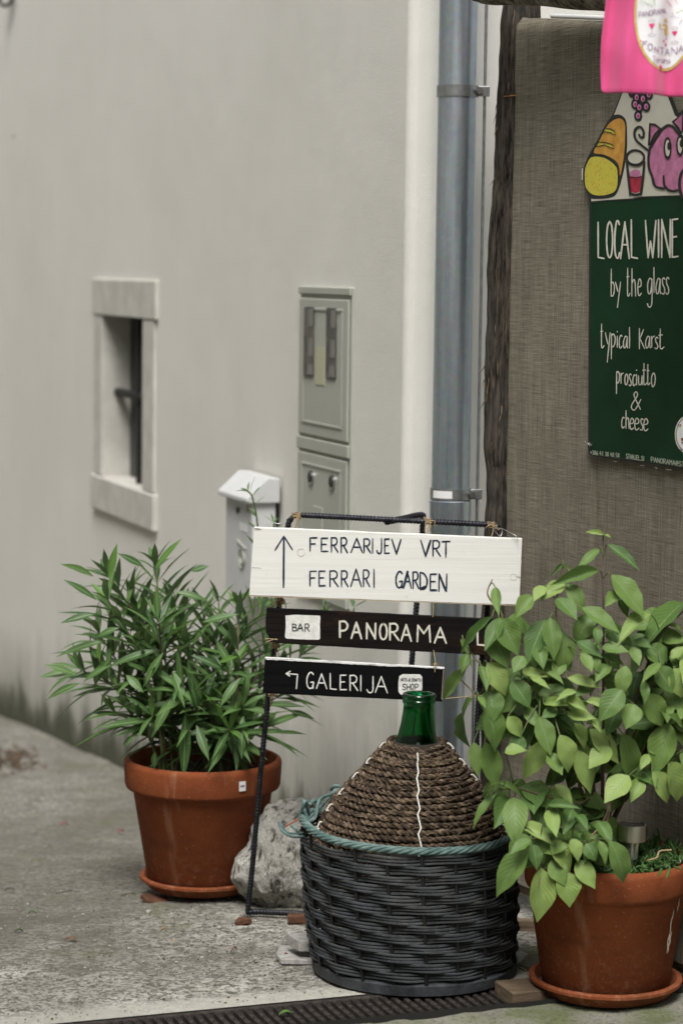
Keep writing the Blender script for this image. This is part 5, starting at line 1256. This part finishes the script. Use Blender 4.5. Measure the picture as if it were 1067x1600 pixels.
fallen(436, 1590, .03, .2, OYOUNG, 'fallen_leaf', 'small green leaf caught between the bars of the drain grate', 'leaf', .3)
for (x0_, y0_, x1_, y1_, lb_) in ((88,1398,125,1395,'thin dark twig on the concrete at mid left'), (190,1401,213,1398,'short dark twig just left of the oleander saucer'), (250,1455,263,1449,'straw coloured twig below the oleander saucer'), (268,1470,272,1474,'tiny straw twig left of the pale grit'), (800,1514,822,1519,'orange brown straw beside the pale cracked stone'), (8,1392,24,1391,'thin brown twig at the left edge of the picture')):
    a, b_ = ground(x0_, y0_), ground(x1_, y1_); o = MB().tube(spline([a+Vector((0, 0, .003)), (a+b_)/2+Vector((.002, .006, .006)), b_+Vector((0, 0, .003))], 4), .0014, 5).build('twig', TWINE if 'straw' in lb_ else STEMP); tag(o, lb_, 'twig')
# heap of litter far left
mb = MB()
for i in range(260):
    px, py = R.gauss(18, 22), R.gauss(1188, 10); p = ground(px, py); q = R.uniform(0, 6); L = R.uniform(.015, .04); d = Vector((math.cos(q), math.sin(q), R.uniform(-.2, .3))); e = Vector((-math.sin(q), math.cos(q), R.uniform(-.3, .3)))*L*.35
    p += Vector((0, 0, .008)); mb.add([p-d*L*.5, p+e, p+d*L*.5, p-e], [(0, 1, 2, 3)])
tag(mb.build('leaf_litter', two('rotting_leaves', (.035, .025, .016), (.11, .07, .04), 30, .9, .3), kind='stuff'), 'brown leaf litter heaped on the ground at the far left', 'leaf litter')

# ================================================================== PLANTS
def leafmesh(name, shape, curl, fold, m_, nseg=9, twist=0, asp=.12):
    """unit leaf: base at origin, along +Y length 1, half width 1 in X (scaled), normal +Z"""
    vs = []; uvs = []; y, z, a = 0, 0, 0; st = 1/nseg
    for i in range(nseg+1):
        u = i/nseg; w_ = shape(u); wav = .04*math.sin(u*17+curl*9)
        if i: a = -curl*u; y += math.cos(a)*st; z += math.sin(a)*st
        for k, x in enumerate((-1, -.5, 0, .5, 1)):
            zz_ = z+(abs(x)*w_*fold*.5+wav*abs(x)*w_*(1 if k < 2 else -.6))*asp
            tx = twist*u
            vs.append(Vector((x*w_*.5*math.cos(tx), y, zz_+x*w_*.5*math.sin(tx)*asp))); uvs.append((.5+x*.5, u))
    fs = [(i*5+k, i*5+k+1, (i+1)*5+k+1, (i+1)*5+k) for i in range(nseg) for k in range(4)]
    me = bpy.data.meshes.new(name); me.from_pydata(vs, [], fs); uvl = me.uv_layers.new(name='UVMap'); li = [0]*len(me.loops); me.loops.foreach_get('vertex_index', li)
    flat = []; [flat.extend(uvs[i]) for i in li]; uvl.data.foreach_set('uv', flat); me.polygons.foreach_set('use_smooth', [True]*len(me.polygons)); me.materials.append(m_); me['_v'] = 0
    return me, vs, fs, uvs
lance = lambda u: (math.sin(PI*min(1, u*1.0+.012))**1.05)*(1.08-.2*u) if u < .985 else .01
def ovate(u):
    if u <= 0: return .03
    return max(.012, 1.08*(math.sin(PI*u**.84))**.9*(1-.42*u**4)) if u < .99 else .012
OV = [leafmesh('oleander_leaf_mesh', lance, c_, f_, m_, 9, t_) for c_, f_, m_, t_ in ((.1, .5, OLEAF, 0), (.35, .4, OLEAF, .25), (.6, .35, OLEAF, -.3), (.95, .35, OLEAF, .3), (.2, .6, OYOUNG, 0), (.45, .5, OYOUNG, .2))]
SV = [leafmesh('shrub_leaf_mesh', ovate, c_, f_, m_, 11, t_, .65) for c_, f_, m_, t_ in ((.25, .25, SLEAF, 0), (.6, .3, SLEAF, .2), (1.0, .22, SLEAF, -.25), (.4, .5, SLEAF, .3), (.3, .25, SYOUNG, 0), (.8, .35, SYOUNG, .2), (.5, .5, SYOUNG, -.3))]
def leafmat4(p, d, n, L, W):
    d = d.normalized(); x = d.cross(n)
    if x.length < 1e-4: x = d.orthogonal()
    x = x.normalized(); z = x.cross(d).normalized()
    M = Matrix((x*W, d*L, z*L)).transposed().to_4x4(); M.translation = p; return M
def place(leaves, parent, name, stuffname, stuffmat):
    """leaves: (variant, matrix) ; nearest 290 become objects, the rest one joined part"""
    leaves = sorted(leaves, key=lambda l: (l[1].translation-CP).length); O = WL[parent.name]
    for (me, vs, fs, uvs), M in leaves[:290]:
        o = bpy.data.objects.new(name, me); COL.objects.link(o); o.parent = parent
        M2 = M.copy(); M2.translation = M.translation-O; o.matrix_basis = M2
    rest = leaves[290:]
    if rest:
        mb = MB()
        for (me, vs, fs, uvs), M in rest: mb.add([M @ v for v in vs], fs, uvs)
        mb.build(stuffname, stuffmat, parent, smooth=True, kind='stuff')
# ---- oleander
ol = thing('oleander_plant', 'bushy oleander with long narrow dark green leaves in the left terracotta pot', 'plant', LPb+Vector((0, 0, HL-.05)))
cO = lambda x, y: (40+x/2.3196, 800+y/2.3196)
tips = [(300,225,.05),(470,190,.05),(300,320,-.07),(485,400,-.15),(200,570,-.02),(566,450,-.02),(770,350,.02),(735,575,-.10),(790,705,-.14),(900,500,.08),(950,650,.06),(640,350,.10),(380,300,.12),(270,560,-.06),
        (560,640,-.17),(430,540,.02),(860,350,.14),(690,480,.06),(330,730,-.08),(850,790,-.02),(460,740,-.14),(650,690,-.12),(255,420,.06),(540,300,.10),(600,560,.10),(380,620,.08),(1000,520,.12),(820,600,.10),(700,330,.14),(420,380,-.03),(740,790,-.16)]
leaves = []; basep = LPb+Vector((0, 0, HL-.055))
for si, (tx, ty, dy) in enumerate(tips):
    tip = atY(*cO(tx, ty), LPc.y+dy); tip.z = max(tip.z, basep.z+.03)
    q = R.uniform(0, 2*PI); bq = basep+Vector((R.uniform(-.09, .09)+(tip.x-basep.x)*.15, R.uniform(-.08, .08), 0))
    mid = bq.lerp(tip, .5)+Vector(((bq.x-tip.x)*.10, (bq.y-tip.y)*.15, .02)); path = spline([bq, mid, tip], 12); L = sum((b_-a).length for a, b_ in zip(path, path[1:]))
    MB().tube(path, [.0042-.0022*i/len(path) for i in range(len(path))], 6).build('stem', STEMG if si % 3 else STEMB, ol, smooth=True)
    pts = resample(path, .035); m_ = len(pts); start = int(m_*(.25 if L > .2 else .1)); wang = R.uniform(0, 6)
    for i in range(start, m_):
        u = (i-start)/max(1, m_-1-start); p = pts[i]; T = (pts[min(i+1, m_-1)]-pts[max(i-1, 0)]).normalized(); wang += 1.05
        if u < .4 and R.random() < .45: continue
        for k in range(3 if u > .2 else 2):
            if R.random() < .08: continue
            a = wang+k*2*PI/3+R.uniform(-.3, .3); e1_ = T.orthogonal().normalized(); e2_ = T.cross(e1_); out_ = e1_*math.cos(a)+e2_*math.sin(a)
            el = (.45+.85*u**2.2)+R.uniform(-.15, .15)               # towards the stem tip near the top
            d = (out_*1.0+T*el+Vector((0, 0, .22))).normalized()
            Lf = R.uniform(.125, .185)*(1-.5*max(0, u-.75)/.25); W = R.uniform(.0180, .0235)*(1-.25*max(0, u-.8)/.2)
            v = OV[R.choice((4, 5, 4))] if (u > .93 and R.random() < .75) or R.random() < .03 else OV[R.choice((0, 1, 1, 2, 2, 3))]
            nrm = T*1.0+Vector((0, 0, .8))+Vector((R.uniform(-.25, .25), R.uniform(-.45, .15), 0))
            leaves.append((v, leafmat4(p, d, nrm, Lf, W)))
# sparse shoots rising behind the white board
for P_ in ([(396, 960, .15), (404, 860, .15), (401, 808, .14), (394, 776, .13), (388, 768, .13)], [(425, 960, .16), (424, 880, .16), (428, 818, .16)], [(520, 1010, .16), (515, 975, .16), (506, 948, .15)], [(548, 1000, .18), (553, 950, .18)]):
    path = spline([atY(x, y, LPc.y+dy) for x, y, dy in P_], 6); MB().tube(path, .0025, 6).build('shoot', STEMG, ol, smooth=True)
    for i in range(3, len(path), 3 if len(P_) != 3 else 1):
        T = (path[i]-path[i-1]).normalized(); 
        for k in range(2 if len(P_) != 3 else 3):
            a = R.uniform(0, 6); e1_ = T.orthogonal().normalized(); out_ = e1_*math.cos(a)+T.cross(e1_)*math.sin(a)
            sh = .35 if len(P_) == 3 else (.45 if P_[0][0] < 400 and i > 8 else .8); leaves.append((OV[R.choice((0, 1, 4))], leafmat4(path[i], out_+T*.8, T+Vector((0, -.2, .4)), R.uniform(.08, .12)*sh, .017*sh)))
# hand placed long leaves seen clearly in front
for (bx, by, tx, ty, v, w_) in ((490,500,295,530,2,30),(310,530,195,640,3,34),(535,575,580,690,1,34),(540,655,460,800,2,32),(580,725,575,965,0,38),(600,630,645,745,3,30),(620,770,660,890,1,30),(790,740,775,880,1,34),(485,410,600,320,1,22),(480,390,475,275,0,24),
        (365,590,420,640,2,28),(310,555,190,600,2,26),(190,575,55,585,1,30),(185,590,80,545,1,24),(200,620,60,660,2,26),(300,465,105,495,2,26),(340,420,250,440,2,26),(500,510,415,625,2,28),(700,545,760,520,4,26),(745,560,690,460,0,26),(780,600,700,690,2,28),(470,870,465,930,0,24),
        (950,720,1050,740,1,22),(900,800,1000,790,1,16),(870,700,1000,690,1,24),(600,520,740,560,2,26),(640,400,760,360,1,26),(540,290,660,300,2,24),(250,235,155,175,1,28),(300,240,330,120,4,24),(430,200,345,145,1,24),(470,205,555,95,4,24),(600,215,660,190,1,26),(260,320,155,238,1,24),(250,370,130,390,1,24)):
    b0_ = atY(*cO(bx, by), LPc.y-.17+R.uniform(-.03, .03)); t0v = atY(*cO(tx, ty), LPc.y-.19+R.uniform(-.04, .03)); d = t0v-b0_
    leaves.append((OV[v], leafmat4(b0_, d, Vector((R.uniform(-.3, .3), -.8, .7)), d.length*1.05, w_*1.1*kl/2.3196)))
print('oleander leaves', len(leaves))
place(leaves, ol, 'leaf', 'inner_leaves', OLEAF)
tp = ground(0, 0) if 0 else None
fl_ = MB().add([basep+Vector(q) for q in ((.02, -.12, .03), (.035, -.12, .03), (.033, -.125, .04), (.022, -.125, .04))], [(0, 1, 2, 3)]).build('fallen_flower', RED); tag(fl_, 'tiny crimson flower lying on the soil of the oleander pot', 'flower')

# ---- broad leaved shrub
sh = thing('leafy_shrub', 'pale green shrub with broad pointed leaves growing in the right terracotta pot', 'plant', RPb+Vector((0, 0, HR-.028)))
cS = lambda x, y: (690+x/2.6653, 800+y/2.6653)
YC = RPb.y
def depthS(x, y):
    px, py = cS(x, y); u = (px-900)/200; v = (py-1110)/290; rr_ = min(1, u*u+v*v); lo = min(1, max(0, (py-1235)/70))
    if lo > 0: return (YC-.02-.19*math.sqrt(1-rr_))*(1-lo)+lo*(YC-.245)
    return YC-.02-.19*math.sqrt(1-rr_)-(.06 if px < 800 else 0)*min(1, (810-px)/40 if px < 810 else 0)
BR_ = [[(665,1370),(668,1150),(670,900),(672,500),(670,250),(670,55)], [(655,1370),(600,1050),(500,720),(475,420),(505,215)], [(650,1370),(600,980),(420,650),(290,480),(230,400),(190,340),(210,280)], [(640,1250),(480,900),(300,700),(180,650),(110,570),(88,530)], [(640,1200),(430,930),(250,830),(150,765),(80,700),(60,690)],
       [(695,1190),(685,1260),(640,1330),(570,1378),(430,1360),(370,1360)], [(690,1180),(620,1190),(560,1215),(420,1180),(300,1150),(210,1170)], [(680,1330),(760,950),(860,620),(910,510),(1005,412)], [(680,1330),(790,950),(900,780),(990,640),(1015,560)], [(680,1340),(800,1080),(880,900),(960,860),(1040,840)],
       [(690,1340),(800,1120),(860,1060),(960,1020)], [(570,1378),(470,1420),(420,1470),(400,1560)], [(640,1300),(560,1100),(480,850),(400,760),(330,690)], [(700,1195),(690,1280),(655,1345),(590,1385),(520,1400)]]
bpaths = []
for i, bl in enumerate(BR_):
    P_ = []
    for k, (x, y) in enumerate(bl):
        u = k/(len(bl)-1); Y = (YC-.0)*(1-min(1, u*1.4))+min(1, u*1.4)*(depthS(x, y)+.03)
        if i in (5, 11, 13): Y = YC-.10-.13*u
        P_.append(atY(*cS(x, y), Y))
    pt_ = spline(P_, 8); bpaths.append(pt_)
    r0_ = .0045 if i in (0, 1, 2, 7) else .0032
    MB().tube(pt_, [r0_*(1-.72*k/len(pt_)) for k in range(len(pt_))], 7).build('branch', STEMB if i in (5, 6, 13) else STEMP if i in (0, 7) else STEMB, sh, smooth=True)
allb = [p for b_ in bpaths for p in b_]
SL = """672,95,612,70,22 675,95,700,100,14 655,155,568,212,40 688,135,820,225,46 650,245,475,285,52 705,262,845,418,108 735,345,685,375,52 735,365,785,415,42 505,220,460,255,15 505,220,552,265,15 222,312,232,412,42 425,308,385,358,50 520,300,602,395,62 478,358,560,432,80 512,298,415,352,66 382,350,306,425,66
582,398,738,487,72 868,425,738,510,80 1003,378,842,512,92 238,440,318,588,102 432,448,352,614,96 450,440,470,598,76 208,436,62,580,50 212,505,268,640,98 252,440,180,560,64 502,498,526,664,88 560,540,662,592,62 582,588,625,656,52 618,590,662,652,46 622,425,560,532,84 790,560,822,630,50 852,558,928,625,92 662,565,772,572,58 662,602,768,606,36 800,535,872,558,50 955,612,1005,556,44
188,628,288,752,98 290,702,372,802,88 82,528,116,602,26 106,590,82,662,42 102,650,-10,782,56 130,778,-25,928,108 152,768,180,806,26 160,640,190,728,52 325,664,442,676,42 368,688,442,722,32 438,668,502,702,38 522,690,656,720,46 752,740,658,848,98 765,640,742,758,68 912,630,838,692,42 838,702,852,788,42 843,760,942,892,108 965,650,1010,765,112 892,640,962,745,92
948,880,884,1082,112 942,1038,1010,1205,112 874,1082,978,1212,92 750,920,820,1142,98 822,1108,798,1196,62 778,1098,682,1192,98 200,740,218,860,100 190,808,250,988,112 275,850,332,935,62 345,808,400,892,52 405,852,455,1002,84 490,928,556,1082,94 560,988,626,1162,84 614,905,742,1034,92 552,878,612,972,62 702,980,614,1052,92
425,800,512,788,42 510,780,602,812,42 600,790,688,802,36 522,842,632,852,52 630,862,662,905,40 560,750,480,770,40 178,958,232,1152,92 132,958,152,1092,62 262,1002,342,972,60 422,948,348,1112,84 440,1002,502,1084,72 232,1130,135,1176,36 222,1178,108,1280,42 240,1130,352,1150,26 282,1190,228,1292,88 302,1188,312,1336,100 440,1220,562,1222,46 470,1138,552,1202,52 445,1240,475,1332,62 542,1240,510,1322,62 560,1262,604,1312,46
330,1310,452,1352,62 372,1364,288,1412,52 380,1384,400,1482,58 362,1400,208,1578,98 452,1370,558,1488,96 560,1450,636,1558,80 540,1360,580,1442,62 410,1480,415,1705,104 455,1450,512,1545,82 502,1498,545,1635,106 700,1368,802,1548,86 655,1370,690,1452,46 650,1290,702,1372,62 600,1380,642,1442,62 860,1010,830,1062,40 945,470,1010,500,34 640,480,662,532,40 690,500,730,560,50 720,520,790,545,60
1000,900,960,840,60 1040,780,990,850,70 1060,600,1010,680,90 1060,980,1010,1060,90 330,930,300,1010,70 480,820,420,850,50 620,720,560,760,50 700,640,640,690,60 880,820,820,830,50 800,800,770,890,90 730,820,690,920,70 860,960,900,1010,50 1050,1100,1000,1160,80 500,620,470,680,60 400,560,420,640,60 340,600,300,660,60""".split()
BRIGHT = {35,36,44,45,47,66,67,68,69,70,71,56,57,72,73,74,75,76,97,98,101,106}
leaves = []; tw = MB()
def near(p): return min(allb, key=lambda q: (q-p).length)
for i, sx in enumerate(SL):
    bx, by, tx, ty, w_ = map(float, sx.split(',')); jd = R.uniform(-.03, .03)
    Y0 = depthS(bx, by)+jd+.015; Y1 = depthS(tx, ty)+jd-.012
    b0_, t0v = atY(*cS(bx, by), Y0), atY(*cS(tx, ty), Y1); d = t0v-b0_
    nrm = Vector((R.uniform(-.4, .4), -1, R.uniform(.6, 1.5)))
    bright = i in BRIGHT or R.random() < .16
    v = SV[R.choice((4, 4, 5, 6))] if bright else SV[R.choice((0, 0, 1, 2, 3))]
    leaves.append((v, leafmat4(b0_, d, nrm, d.length*1.08, w_*1.02*Y0/FPX/2.6653)))
    q = near(b0_); mid = (q+b0_)/2+Vector((0, 0, .008)); tw.tube(spline([q, mid, b0_], 4), [.0014]*9, 5) if (q-b0_).length > .004 else None
tw.build('petioles', STEMG, sh, smooth=True, kind='stuff')
for b_i, pt_ in enumerate(bpaths):
    for k in range(len(pt_)//4, len(pt_), 2):
        for s_ in range(3):
            p = pt_[k]; px, py = proj(p)
            if not (790 < px < 1120 and 960 < py < 1340): continue
            if R.random() < .15: continue
            a = R.uniform(0, 2*PI); d = Vector((math.cos(a), math.sin(a)*.6+.15, R.uniform(-.9, .1)))
            p2 = p+Vector((0, R.uniform(.0, .09), 0))
            L = R.uniform(.05, .095)
            if (p2+d*L-L0).dot(nL) < .05 or (p2-L0).dot(nL) < .05: continue
            leaves.append((SV[R.choice((0, 1, 2, 3))], leafmat4(p2, d, Vector((R.uniform(-.5, .5), -.7, .8)), L, L*.6)))
print('shrub leaves', len(leaves))
place(leaves, sh, 'leaf', 'inner_leaves', SLEAF)

# ---- succulent ground cover in the right pot
mb = MB(); rc_ = RT-.022; ztop_ = RPb.z+HR-.026
ck = [p for p in ()]
for i in range(1500):
    q = R.uniform(0, 2*PI); rr_ = rc_*math.sqrt(R.random())*1.0; c_ = Vector((RPb.x+rr_*math.cos(q), RPb.y+rr_*math.sin(q), ztop_+R.uniform(0, .022)+.018*max(0, math.cos(q))+ .012*mn.noise(Vector((rr_*math.cos(q)*14, rr_*math.sin(q)*14, 0)))))
    tall = R.random() < .16 and (math.sin(q) > -.1); L = R.uniform(.010, .022)*(1.9 if tall else 1)
    d = Vector((R.uniform(-1, 1), R.uniform(-1, 1), R.uniform(.0, 1.1)+(1.3 if tall else 0))).normalized(); x = d.orthogonal().normalized(); y_ = d.cross(x); r = R.uniform(.0018, .0032)
    vs = []; 
    for u, k in ((0, .4), (.35, 1), (.75, .85), (1, .12)):
        for s_ in range(5): a = 2*PI*s_/5; vs.append(c_+d*L*u+(x*math.cos(a)+y_*math.sin(a))*r*k)
    mb.add(vs, [(a*5+s_, a*5+(s_+1) % 5, a*5+5+(s_+1) % 5, a*5+5+s_) for a in range(3) for s_ in range(5)], [(.2, .5)]*len(vs))
for (x, y, X, Y_) in ((1034, 1357, 1027, 1369), (1052, 1354, 1064, 1358), (1047, 1356, 1040, 1372)):
    a, b_ = atY(x, y, RPb.y-RT+.01), atY(X, Y_, RPb.y-RT-.02); mb.tube([a, a.lerp(b_, .3), a.lerp(b_, .8), b_], [.001, .003, .0026, .0008], 6)
gc = mb.build('succulent_cover', SUCC, kind='stuff', smooth=True); tag(gc, 'low fleshy green ground cover filling the right pot around the solar lamp', 'ground cover')
o = MB().tube(spline([atY(1008, 1345, RPb.y-.11), atY(1025, 1340, RPb.y-.12), atY(1030, 1330, RPb.y-.10), atY(1048, 1328, RPb.y-.09)], 6), .0018, 6).build('dry_stalk', TWINE, smooth=True); tag(o, 'pale dry stalk lying across the succulents in the right pot', 'stalk')

# ---- solar lamp
lc = atY(983, 1342, RPb.y-.10); kx = lc.y/FPX
lt = atY(987.5, 1287, RPb.y-.10); r_ = 22*kx
lamp = thing('solar_lamp', 'small steel solar garden light with black top stuck in the right pot', 'solar light', (lt.x, lt.y, lc.z-.01))
c_ = Vector((lt.x, lt.y, lt.z)); hcap = 27*kx
MB().lathe([(.001, -.004), (r_*.9, -.004), (r_*.92, -.001), (r_, 0), (r_, -hcap+.002), (r_*.97, -hcap), (r_*.6, -hcap), (.001, -hcap+.003)], c_, 48).build('cap', SATIN, lamp, smooth=True)
MB().lathe([(.001, -.0018), (r_*.88, -.0018), (r_*.88, -.003)], c_, 40).build('solar_panel', SOLAR, lamp)
MB().lathe([(r_*.55, -hcap), (r_*.50, -hcap-.012), (r_*.42, -hcap-.04)], c_, 32).build('clear_tube', CLEARP, lamp, smooth=True)
MB().lathe([(r_*.2, -hcap-.0), (r_*.22, -hcap-.02), (r_*.12, -hcap-.07), (.001, -hcap-.10)], c_, 16).build('spike', SATIN, lamp, smooth=True)
